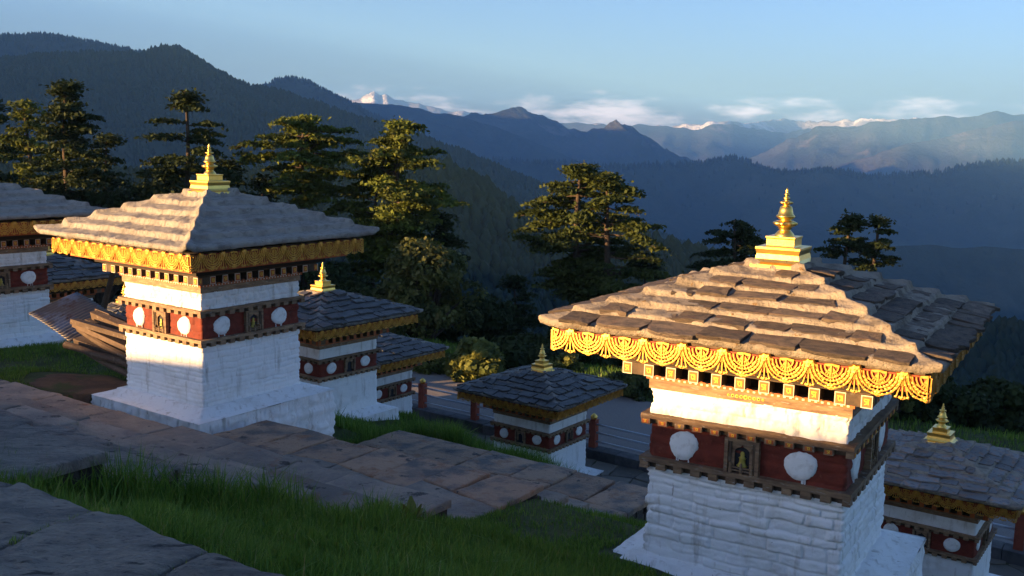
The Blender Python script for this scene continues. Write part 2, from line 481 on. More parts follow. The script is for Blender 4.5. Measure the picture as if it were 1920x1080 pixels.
def ground_z(u, v):
    v0 = v
    v = np.where((v < 36) & (v > -60), np.minimum(v + np.maximum(0, -26 - u) * 1.2, np.maximum(v, 24)), v)
    right = np.interp(v, [-60, -8, 0, 2.9, 3.4, 4.4, 5.9, 7.5, 9.0, 10.4, 11.2, 13, 15, 18, 21, 23, 23.4], [3, -1.4, -2.15, -2.3, -2.45, -2.8, -3.33, -3.92, -4.36, -4.55, -4.9, -5.7, -6.4, -7.6, -9.0, -9.7, -9.95])
    left = np.interp(v, [-60, -8, 0, 2.9, 3.4, 4.4, 5.9, 7.5, 8.9, 9.3, 12, 12.7, 13.3, 14.3, 16, 17.3, 19, 21, 22.5, 23.2], [1, -2.3, -2.85, -3.1, -3.2, -3.45, -3.85, -4.25, -4.38, -4.38, -4.5, -4.95, -5.3, -5.8, -6.45, -6.95, -7.35, -7.7, -8.8, -9.95])
    k = np.clip((-8.2 - u) / 2.5, 0, 1)
    z = right * (1 - k) + left * k
    far = np.interp(v, [23.4, 34, 35, 37, 40, 48, 62, 80, 120, 250, 500, 1000, 3000, 40000], [0, 0, 0.12, 0.2, -0.5, -2.2, -6, -15, -38, -110, -200, -380, -900, -1300])
    z = np.where(v > 23.3, np.minimum(z, -9.95) + far, z)
    low = np.interp(v, [16.2, 17.3, 19, 21, 22.5, 23.4], [-6.3, -7.1, -8.05, -9.0, -9.65, -9.95])
    kk = np.clip((u + 17.2) / 1.0, 0, 1) * np.clip((-4.5 - u) / 1.5, 0, 1) * (v > 16.2)
    z = z + (np.minimum(z, low) - z) * kk
    sv = [4.0] + [q[0] for q in STEPS]
    sz = [STEPS[0][1]] + [q[1] for q in STEPS[1:]] + [STEPS[-1][1] - .35]
    su = np.interp(v, [q[0] for q in STEPS], [q[2] for q in STEPS])
    inside = (u < -6.62) & (u > su - .7) & (v > 3.9) & (v < 15.4)
    z = np.where(inside, np.minimum(z, np.interp(v, sv, sz) - .16), z)
    z = z + (fbm(u * 0.9, v * 0.9, 0, 5, 3) - 0.5) * 0.16 * ((v < 22.5) | ((v > 36) & (v < 200)))
    # unseen bank on the sunward side, crest shaped to set the shadow edge
    v = v0
    x, y = u * UX + v * VX, u * UY + v * VY
    d = 0.899 * x + 0.438 * y
    p = -0.438 * x + 0.899 * y
    top = shade_bank_edge(p) + (fbm(p * 0.5, 0, 0, 21, 3) - 0.5) * 0.4
    f = np.interp(d, [-300, -60, -33, -30, -17, -12], [0.4, 0.75, 1.0, 1.0, 0.25, 0])
    z = np.where((d < -12) & (p < 150), np.maximum(z, z + (top - z) * f), z)
    return z


def lines(parts):
    return np.unique(np.concatenate([np.arange(a, b + 1e-6, s) for a, b, s in parts]))


gu = np.concatenate([-np.geomspace(60, 10000, 30)[::-1], lines([(-59, -27, 1.0), (-26, 3, 0.2), (4, 40, 1.0)]), np.geomspace(45, 10000, 30)])
gv = np.concatenate([-np.geomspace(50, 1500, 14)[::-1], lines([(-48, 1, 1.0), (1.2, 28, 0.2), (29, 80, 1.0)]), np.geomspace(84, 10000, 38)])
GU, GV = np.meshgrid(gu, gv)
GZ = ground_z(GU, GV)
GZ = GZ - np.clip((np.hypot(GU, GV) - 200) / 3000, 0, 1) * 300 * (GV < 60)
ground = link('ground', grid_mesh('ground', GU * UX + GV * VX, GU * UY + GV * VY, GZ), 'ground', kind='structure')


def gz(u, v):
    return float(ground_z(np.array([u], float), np.array([v], float))[0])


# bare soil between the two upper chortens
su, sv = np.meshgrid(np.linspace(-19.5, -15.0, 40), np.linspace(8.9, 11.6, 30))
ang = np.hypot((su + 15.6) / 1.2, (sv - 10.1) / .8) + (fbm(su * 1.5, sv * 1.5, 0, 3, 3) - .5) * .7
soil_z = ground_z(su, sv) + np.where(ang < 1, 0.012, -0.06)
link('soil_patch', grid_mesh('soil_patch', su * UX + sv * VX, su * UY + sv * VY, soil_z), 'soil', kind='structure')

# gravel road and paved path
ru, rv = np.meshgrid(np.linspace(-60, 20, 120), np.linspace(27.0, 34.2, 12))


def fence_v(u):
    return np.interp(u, [-60, -22.2, -15.08, -2.81, 20], [29.0, 27.37, 27.11, 26.28, 24.5])


rv2 = fence_v(ru) + 0.25 + (rv - 27.0) * 0.93
link('gravel_road', grid_mesh('gravel_road', ru * UX + rv2 * VX, ru * UY + rv2 * VY, np.full_like(ru, -9.88) + (fbm(ru, rv, 0, 9, 3) - .5) * .05), 'gravel', kind='structure')
pu, pv = np.meshgrid(np.linspace(-60, 20, 120), np.linspace(0, 1, 6))
pv2 = 23.0 + (fence_v(pu) - 0.2 - 23.0) * pv
path = link('paved_path', grid_mesh('paved_path', pu * UX + pv2 * VX, pu * UY + pv2 * VY, np.full_like(pu, -9.93)), 'path_bed', kind='structure')


def crazy(cu0, cu1, cv0, cv1, n, seed):
    """irregular flat stones: voronoi cells of jittered points, clipped"""
    r = random.Random(seed)
    su_, sv_ = (cu1 - cu0), (cv1 - cv0)
    k = max(1, int(math.sqrt(n * su_ / sv_)))
    l = max(1, n // k)
    pts = [((i + r.uniform(.12, .88)) / k * su_ + cu0, (j + r.uniform(.12, .88)) / l * sv_ + cv0) for i in range(k) for j in range(l)]
    out = []
    for a in pts:
        poly = [(cu0, cv0), (cu1, cv0), (cu1, cv1), (cu0, cv1)]
        for b in pts:
            if b is a or abs(b[0] - a[0]) > 3.5 or abs(b[1] - a[1]) > 3.5:
                continue
            mx, my, nx, ny = (a[0] + b[0]) / 2, (a[1] + b[1]) / 2, b[0] - a[0], b[1] - a[1]
            new = []
            for i in range(len(poly)):
                p, q = poly[i], poly[(i + 1) % len(poly)]
                dp = (p[0] - mx) * nx + (p[1] - my) * ny
                dq = (q[0] - mx) * nx + (q[1] - my) * ny
                if dp <= 0:
                    new.append(p)
                if dp * dq < 0:
                    t = dp / (dp - dq)
                    new.append((p[0] + (q[0] - p[0]) * t, p[1] + (q[1] - p[1]) * t))
            poly = new
            if len(poly) < 3:
                break
        if len(poly) >= 3:
            out.append((a, poly))
    return out


def slab_from_poly(name, poly, ztop, thick, m, parent, gap=0.02, jz=0.01, tilt=0.0, rag=0.0, sub=0.25, seed=0):
    """a stone slab: polygon in (u,v), irregular chipped outline, bevelled upper edge"""
    r = random.Random(seed)
    cx, cy = sum(p[0] for p in poly) / len(poly), sum(p[1] for p in poly) / len(poly)
    pts = []
    for i in range(len(poly)):
        p, q = poly[i], poly[(i + 1) % len(poly)]
        L = math.hypot(q[0] - p[0], q[1] - p[1])
        n = max(1, int(L / sub))
        for k in range(n):
            t = k / n
            jx = r.uniform(-rag, rag) if k else r.uniform(-rag, rag) * .5
            jy = r.uniform(-rag, rag) if k else r.uniform(-rag, rag) * .5
            x, y = p[0] + (q[0] - p[0]) * t + jx, p[1] + (q[1] - p[1]) * t + jy
            l = math.hypot(x - cx, y - cy) or 1
            s_ = max(0.2, (l - gap) / l)
            pts.append((cx + (x - cx) * s_, cy + (y - cy) * s_))
    n = len(pts)
    z0 = ztop + r.uniform(-jz, jz)
    ta, tb = r.uniform(-tilt, tilt), r.uniform(-tilt, tilt)
    o = uv(cx, cy, z0)

    def P(x, y, z):
        return (uv(x, y, 0) - uv(cx, cy, 0)) + Vector((0, 0, z + (x - cx) * ta + (y - cy) * tb))
    inner = []
    for x, y in pts:
        l = math.hypot(x - cx, y - cy) or 1
        e = max(.3, (l - 0.018) / l)
        inner.append((cx + (x - cx) * e, cy + (y - cy) * e))
    vs = [P(x, y, 0) for x, y in inner] + [P(x, y, -0.014) for x, y in pts] + [P(x, y, -thick) for x, y in pts]
    fs = [tuple(range(n))]
    for i in range(n):
        k = (i + 1) % n
        fs += [(i, n + i, n + k, k), (n + i, 2 * n + i, 2 * n + k, n + k)]
    mb = MB()
    mb.add(vs, fs, m)
    return mb.build(name, parent, loc=o)


def quad_slab(name, q, ztop, thick, m, parent, nu=20, nv=16, amp=.014, rag=.03, seed=0, tilt=.01, gap=.012):
    """four-cornered flagstone with flaked upper face, uneven outline and worn arrises; q in (u,v), order along u then back"""
    r = random.Random(seed)
    q = np.array(q, float)
    c = q.mean(0)
    lu, lv = np.hypot(*(q[1] - q[0])), np.hypot(*(q[3] - q[0]))

    def gl(n, L):
        e = np.array([0, .012, .03]) / max(L, .2)
        return np.concatenate([e, np.linspace(e[2], 1 - e[2], n - 4)[1:-1], 1 - e[::-1]])
    S, T = np.meshgrid(gl(nu, lu), gl(nv, lv))
    P = (q[0] * ((1 - S) * (1 - T))[..., None] + q[1] * (S * (1 - T))[..., None] + q[2] * (S * T)[..., None] + q[3] * ((1 - S) * T)[..., None])
    U_, V_ = P[..., 0], P[..., 1]
    lu, lv = np.hypot(*(q[1] - q[0])), np.hypot(*(q[3] - q[0]))
    ed = np.minimum(np.minimum(S, 1 - S) * lu, np.minimum(T, 1 - T) * lv)
    o_ = seed % 97
    U2 = U_ + (fbm(U_ * 3 + o_, V_ * 3, 1, 61, 3) - .5) * 2 * rag
    V2 = V_ + (fbm(U_ * 3 + o_, V_ * 3, 5, 62, 3) - .5) * 2 * rag
    k = 1 - gap / np.maximum(np.hypot(U2 - c[0], V2 - c[1]), .15)
    U2, V2 = c[0] + (U2 - c[0]) * k, c[1] + (V2 - c[1]) * k
    n1 = fbm(U_ * 1.3 + o_, V_ * 3.2, 0, 63, 4)
    st = n1 * 9
    fl = np.floor(st) + np.clip((st - np.floor(st)) * 4 - 1.5, 0, 1)
    Z = ztop + amp * (fl / 9 - .5) * 2.2 + amp * .5 * (fbm(U_ * 7 + o_, V_ * 13, 0, 64, 3) - .5) * 2 - .016 * np.exp(-ed / .010)
    Z = Z + (U_ - c[0]) * r.uniform(-tilt, tilt) + (V_ - c[1]) * r.uniform(-tilt, tilt)
    X3, Y3 = U2 * UX + V2 * VX, U2 * UY + V2 * VY
    o = uv(c[0], c[1], ztop)
    idx = np.arange(nu * nv).reshape(nv, nu)
    F = np.stack([idx[:-1, :-1], idx[:-1, 1:], idx[1:, 1:], idx[1:, :-1]], -1).reshape(-1, 4)
    loop = np.concatenate([idx[0, :-1], idx[:-1, -1], idx[-1, :0:-1], idx[:0:-1, 0]])
    A = np.stack([X3 - o.x, Y3 - o.y, Z - o.z], -1).reshape(-1, 3)
    B = A[loop].copy()
    B[:, 2] = -thick
    j = nu * nv + np.arange(len(loop))
    F2 = np.stack([loop, j, np.roll(j, -1), np.roll(loop, -1)], -1)
    return link(name, mesh_np(name, np.concatenate([A, B]), np.concatenate([F, F2])), m, parent, o)


for (pc, poly) in crazy(-24.5, 2.5, 23.1, 26.8, 150, 4):
    fv = float(fence_v(pc[0])) - 0.3
    if min(p[1] for p in poly) > fv - .2:
        continue
    slab_from_poly('paving_stone', [(x, min(y, fv)) for x, y in poly], -9.90, 0.04, 'crazy_stone', path, gap=0.025, jz=0.012, rag=0.03, seed=int(pc[0] * 97))


# ------------------------------------------------------------------ stairs
stairs = link('stone_stairs', None, kind='structure')
prev_v, prev_z = 3.0, -2.1
core = MB()
for si, (fv, zt, ul, ur, m) in enumerate(STEPS):
    r = random.Random(100 + si)
    deep = (fv - prev_v) > 1.5
    x = ur
    while x > ul + 0.05:
        wdt = r.uniform(0.7, 1.7)
        x2 = max(ul, x - wdt)
        if x2 - ul < 0.4:
            x2 = ul
        b0, b1 = prev_v - 0.12, fv + r.uniform(-.05, .06)
        jj = lambda: r.uniform(-.07, .07)
        th = r.uniform(0.07, 0.10)
        zj = r.uniform(-.018, .018)
        if deep:
            cut = b0 + (b1 - b0) * r.uniform(.4, .6)
            c1 = jj() * 2
            quad_slab('slab', [(x2, b0), (x, b0), (x, cut + c1), (x2, cut - c1)], zt + zj, th, r.choice([m, 'paving']), stairs, tilt=0.008, rag=0.03, seed=si * 91 + int(x * 31))
            xm = x + (x2 - x) * r.uniform(.35, .65)
            if x - x2 > 1.2:
                quad_slab('slab', [(xm, cut), (x, cut + c1), (x + jj() * .5, b1), (xm + jj(), b1)], zt + zj, th, m, stairs, tilt=0.008, rag=0.03, seed=si * 91 + int(x * 37))
                quad_slab('slab', [(x2, cut - c1), (xm, cut), (xm + jj(), b1 + jj() * .3), (x2, b1)], zt + zj, th, m, stairs, tilt=0.008, rag=0.03, seed=si * 91 + int(x * 41))
            else:
                quad_slab('slab', [(x2, cut - c1), (x, cut + c1), (x, b1), (x2, b1)], zt + zj, th, m, stairs, tilt=0.008, rag=0.03, seed=si * 91 + int(x * 43))
        else:
            quad_slab('slab', [(x2, b0), (x, b0), (x + jj(), b1), (x2 + jj(), b1 + jj() * .4)], zt + zj, th, m, stairs, tilt=0.010, rag=0.03, seed=si * 91 + int(x * 31))
        x = x2
    # rubble body under this tread
    nn = 26
    for q in range(8):
        a, b = ur - 0.06 - (ur - ul - .12) * q / 8, ur - 0.06 - (ur - ul - .12) * (q + 1) / 8
        vs = [uv(a, prev_v - .1, zt - .075), uv(b, prev_v - .1, zt - .075), uv(b, fv - .06, zt - .075), uv(a, fv - .06, zt - .075)]
        zb = zt - 0.85
        vs2 = [Vector((p.x, p.y, zb)) for p in vs]
        core.add(vs + vs2, [(0, 3, 2, 1), (4, 5, 6, 7), (0, 1, 5, 4), (1, 2, 6, 5), (2, 3, 7, 6), (3, 0, 4, 7)], 'rubble')
    prev_v, prev_z = fv, zt
core.build('rubble_core', stairs)
# rough stones showing in the near end of the lower steps
for si in range(0, 12):
    fv, zt, ul, ur, m = STEPS[si]
    pvv = STEPS[si - 1][0] if si else 3.6
    r = random.Random(50 + si)
    zz = zt - 0.09
    for lay in range(3):
        vv = pvv + 0.02
        hh = r.uniform(.09, .14)
        while vv < fv - 0.08:
            ln = r.uniform(.18, .42)
            v2 = min(vv + ln, fv - .04)
            slab_from_poly('edge_stone', [(ur - .25, vv), (ur - r.uniform(-.02, .07), vv), (ur - r.uniform(-.02, .07), v2), (ur - .25, v2)], zz, hh, 'rubble', stairs, gap=0.008, rag=0.02, sub=.12, seed=si * 7 + lay * 3 + int(vv * 50))
            vv = v2 + 0.01
        zz -= hh + .01

# upper landing, the slabs next to the camera
landing = link('stone_landing', None, kind='structure')
r = random.Random(5)
JOINTS = []
x = -2.15
edge = 3.23
while x > -9.5:
    JOINTS.append(x)
    x2 = x - r.uniform(.62, .98)
    e1, e2 = edge + r.uniform(-.05, .05), edge + r.uniform(-.05, .05)
    s1 = 0.08
    quad_slab('slab', [(x2 + s1, 1.2), (x + s1, 1.2), (x, e1), (x2, e2)], -2.1 + r.uniform(-.012, .012), 0.13, 'paving_grey', landing, 46, 64, .028, .035, int(abs(x) * 77), .012)
    quad_slab('slab', [(x2 + s1 + .1, -1.6), (x + s1 + .1, -1.6), (x + s1, 1.18), (x2 + s1, 1.18)], -2.09 + r.uniform(-.012, .012), 0.13, 'paving_grey', landing, 20, 24, .024, .03, int(abs(x) * 79), .008)
    x = x2
lb = MB()
vs = [uv(-2.3, -1.6, -2.17), uv(-9.4, -1.6, -2.17), uv(-9.4, 3.12, -2.17), uv(-2.3, 3.12, -2.17)]
lb.add(vs + [Vector((p.x, p.y, -2.9)) for p in vs], [(0, 3, 2, 1), (4, 5, 6, 7), (0, 1, 5, 4), (1, 2, 6, 5), (2, 3, 7, 6), (3, 0, 4, 7)], 'rubble')
lb.build('rubble_core', landing)


# ------------------------------------------------------------------ chortens
def perimeter(n):
    """n points per side; returns unit square perimeter points (max-norm 1), normals, arclength (0..8)"""
    t = np.linspace(-1, 1, n, endpoint=False)
    o = np.ones(n)
    X = np.concatenate([t, o, -t, -o])
    Y = np.concatenate([-o, t, o, -t])
    S = np.arange(4 * n) * (2.0 / n)
    c = np.minimum(1 - np.abs(np.concatenate([t] * 4)), 1)          # distance to the nearest corner along the side
    return X, Y, S, c


def stone_relief(S, Z, seed, hmin, hmax, lmin, lmax, joint=0.022):
    r = np.random.default_rng(seed)
    Zw = Z + (vn(S * 1.1, Z * 1.5, 0, seed) - .5) * .03 + (vn(S * 5, Z * 5, 0, seed + 2) - .5) * .03
    zb = np.cumsum(r.uniform(hmin, hmax, 60)) - 1.0
    ci = np.clip(np.searchsorted(zb, Zw), 1, 59)
    dz = np.minimum(Zw - zb[ci - 1], zb[ci] - Zw)
    out = np.zeros_like(S)
    for c in np.unique(ci):
        k = ci == c
        sb = np.cumsum(r.uniform(lmin, lmax, 120)) - r.uniform(0, lmax) - .2
        Sw = S[k] + (vn(S[k] * 3, Z[k] * 6, 3, seed + 5) - .5) * .05
        si = np.clip(np.searchsorted(sb, Sw), 1, 119)
        ds = np.minimum(Sw - sb[si - 1], sb[si] - Sw)
        prow = r.uniform(0.3, 1.0, 120)[si]
        pil = np.clip(ds / joint, 0, 1) * np.clip(dz[k] / joint, 0, 1)
        out[k] = np.sqrt(np.clip(pil, 0, 1)) * prow
    return out


def ring_wall(name, m, parent, w0, w1, z0, z1, n, nz, amp, seed, h=(.06, .12), l=(.15, .5), rnd=0.03, lump=0.0):
    X, Y, S, c = perimeter(n)
    T = np.linspace(0, 1, nz)[:, None]
    Z = z0 + (z1 - z0) * T + 0 * X[None]
    W = w0 + (w1 - w0) * T
    SS = S[None] + 0 * Z
    rel = stone_relief(SS * W, Z, seed, h[0], h[1], l[0], l[1])
    rel = rel * 1.0 + .5 * (fbm(SS * 6, Z * 10, 0, seed + 9, 5, .6) - .5) * 2
    if lump:
        rel = rel + lump * (fbm(SS * 9, Z * 9, 0, seed + 19, 3) - .5) * 2
    D = amp * (rel - .55)
    corner = np.clip(1 - c[None] * W / rnd, 0, 1) ** 2
    F = 1 + (D - corner * rnd * .35) / W
    return link(name, grid_mesh(name, X[None] * W * F, Y[None] * W * F, Z, wrap=True), m, parent)


def ring_profile(name, m, parent, prof, n, amp, seed, hip=0.0, hipw=.12, fs=4.0):
    """square-plan loft through (half width, z) points with rough surface; hip adds a ridge along the diagonals"""
    X, Y, S, c = perimeter(n)
    W = np.array([p[0] for p in prof])[:, None]
    Z = np.array([p[1] for p in prof])[:, None] + 0 * X[None]
    Px, Py = X[None] * W, Y[None] * W
    nse = (fbm(Px * fs, Py * fs, Z * fs, seed, 4) - .5) * 2
    big = (fbm(Px * 1.3, Py * 1.3, Z, seed + 4, 2) - .5) * 2
    fin = (fbm(Px * fs * 4, Py * fs * 4, Z * fs * 4, seed + 8, 3) - .5) * 2
    Z2 = Z + amp * (nse * .8 + big * 1.0 + fin * .55)
    k = 1 + amp * (nse + .5 * fin) / np.maximum(W, .2) * .9
    if hip:
        hh = np.exp(-((c[None] * W) / hipw) ** 2)
        Z2 = Z2 + hip * hh * (0.7 + .6 * fbm(Px * 5, Py * 5, 0, seed + 2, 2))
    me = grid_mesh(name, Px * k, Py * k, Z2, wrap=True)
    return link(name, me, m, parent)


def unit_slabs(nv, seed, pref):
    out = []
    for q in range(nv):
        r = random.Random(seed + q)
        pts = [(-.5, 0), (-.25, 0), (0, 0), (.25, 0), (.5, 0), (.5, .5), (.5, 1), (0, 1), (-.5, 1), (-.5, .5)]
        pts = [(x + r.uniform(-.05, .05), y + r.uniform(-.10, .10)) for x, y in pts]
        if r.random() < .5:
            k = r.choice([0, 4])
            pts[k] = (pts[k][0] * .84, pts[k][1] + .12)
        n = len(pts)
        top = [(x * .975, .5 + (y - .5) * .96, 1 + r.uniform(-.15, .12)) for x, y in pts]
        mid = [(x, y, .86 + r.uniform(-.08, .06)) for x, y in pts]
        bot = [(x * .97, y, 0) for x, y in pts]
        fs = []
        for i in range(n):
            k = (i + 1) % n
            fs += [(i, k, n + k, n + i), (n + i, n + k, 2 * n + k, 2 * n + i)]
        vs = bot + mid + top + [(0, .5, 1.03)]
        fs += [(2 * n + i, 2 * n + (i + 1) % n, 3 * n) for i in range(n)] + [tuple(range(n))[::-1]]
        me = bpy.data.meshes.new(pref)
        me.from_pydata(vs, [], fs)
        me.update()
        out.append(me)
    return out


SLABS = {m: unit_slabs(9, 40 + 20 * i, m) for i, m in enumerate(('slab_brown', 'slab_slate', 'slab_mixed'))}
for m, l in SLABS.items():
    for me in l:
        me.materials.append(MATS[m])


def strip(mb, pts, wd, th, m, y0=0.0):
    """flat bar following pts in the x-z plane, thickness along -y"""
    for i in range(len(pts) - 1):
        (x0, z0), (x1, z1) = pts[i], pts[i + 1]
        dx, dz = x1 - x0, z1 - z0
        L = math.hypot(dx, dz) or 1e-6
        nx, nz_ = -dz / L * wd / 2, dx / L * wd / 2
        vs = [(x0 + nx, y0, z0 + nz_), (x1 + nx, y0, z1 + nz_), (x1 - nx, y0, z1 - nz_), (x0 - nx, y0, z0 - nz_)]
        vs += [(a, y0 - th, c) for a, _, c in vs]
        mb.add(vs, [(0, 1, 2, 3), (7, 6, 5, 4), (0, 4, 5, 1), (2, 6, 7, 3), (1, 5, 6, 2), (3, 7, 4, 0)], m)


def blob(mb, x, z, r, m, n=10, th=.012, petal=0.0, y0=0.0):
    pts = []
    for k in range(n):
        a = 2 * math.pi * k / n
        rr = r * (1 + petal * (1 if k % 2 else -1))
        pts.append((x + rr * math.cos(a), z + rr * math.sin(a)))
    vs = [(a, y0, b) for a, b in pts] + [(x + (a - x) * .8, y0 - th, z + (b - z) * .8) for a, b in pts] + [(x, y0 - th * 1.3, z)]
    fs = [(i, n + i, n + (i + 1) % n, (i + 1) % n) for i in range(n)] + [(n + i, 2 * n, n + (i + 1) % n) for i in range(n)]
    mb.add(vs, fs, m)


def ornament_mesh(W, H):
    """one repeat of the gilt hanging fringe, flower in the middle, swags to both sides; x centred, z from 0 down to -H, facing -y"""
    mb = MB()
    g = 'fringe_gold'
    wd = .010
    blob(mb, 0, -H * .20, W * .19, g, 18, .016, .10)
    blob(mb, 0, -H * .20, W * .07, g, 10, .026)
    # strands fanning out of the flower
    for a in (-72, -54, -36, -18, 0, 18, 36, 54, 72):
        l = H * (.74 + .06 * abs(a) / 62)
        x1, z1 = math.sin(R_(a)) * l * .95, -H * .22 - math.cos(R_(a)) * l
        xm, zm = math.sin(R_(a)) * l * .48, -H * .20 - math.cos(R_(a)) * l * .45
        strip(mb, [(0, -H * .2), (xm, zm), (x1, z1)], wd, .008, g, -.004)
        blob(mb, x1, z1, .015, g, 6, .012, .2)
    strip(mb, [(-.028, -H * .93), (0, -H * 1.0), (.028, -H * .93)], .02, .008, g)
    # swags hung between flowers, centred on the ends of the unit (each unit draws its two halves)
    for s in (-1, 1):
        cx = s * W / 2
        strip(mb, [(cx, -.005), (cx - s * W * .16, -.012)], .022, .010, g)
        for k, (rx, rz) in enumerate(((.15, .30), (.24, .46), (.32, .60), (.40, .74), (.48, .88))):
            pts = []
            for q in range(8):
                a = q / 7 * math.pi / 2
                pts.append((cx - s * math.cos(a) * W * rx, -H * .06 - math.sin(a) * H * rz))
            strip(mb, pts, wd, .010, g, -.010 - .002 * k)
            if k >= 2:
                for q in (2, 3, 4, 5, 6, 7):
                    blob(mb, pts[q][0], pts[q][1], .015, g, 6, .010, .0, -.012)
        for a in (10, 24, 38):
            l = H * (.60 - a * .004)
            strip(mb, [(cx, -H * .06), (cx - s * math.sin(R_(a)) * l * .9, -H * .06 - math.cos(R_(a)) * l)], wd * .9, .008, g, -.006)
        strip(mb, [(cx, -H * .05), (cx, -H * .92)], wd * .6, .010, g, -.014)
        blob(mb, cx - s * .012, -H * .86, .02, g, 6, .010, .1, -.012)
        strip(mb, [(cx - s * .03, -H * .93), (cx, -H * 1.0)], .02, .008, g)
    return mb.mesh('ornament')


FR_W = 2 * 1.735 / 9
ORN = {}


def face_matrix(k):
    """local frame of face k: x along the face, -y outwards"""
    return Matrix.Rotation(k * math.pi / 2, 4, 'Z')


def glyph(mb, M, s, m='yellow_paint', v=0):
    """small painted syllable on a beam end: a headline with hooked strokes"""
    a = [[(-.3, .28), (.3, .28)], [(.18, .28), (.18, -.3)], [(-.22, .28), (-.22, .05), (.0, .02), (.02, -.2), (-.2, -.28)], [(0, .02), (.18, .02)]]
    b = [[(-.3, .25), (.3, .25)], [(-.05, .25), (-.2, .0), (-.05, -.28), (.15, -.15), (.2, .05), (.05, .1)], [(.25, .25), (.25, -.3)]]
    t = MB()
    for pl in (a, b)[v % 2]:
        strip(t, [(x * s, z * s) for x, z in pl], .13 * s, .003, m)
    mb.add([M @ Vector(p) for p in t.v], t.f, m)


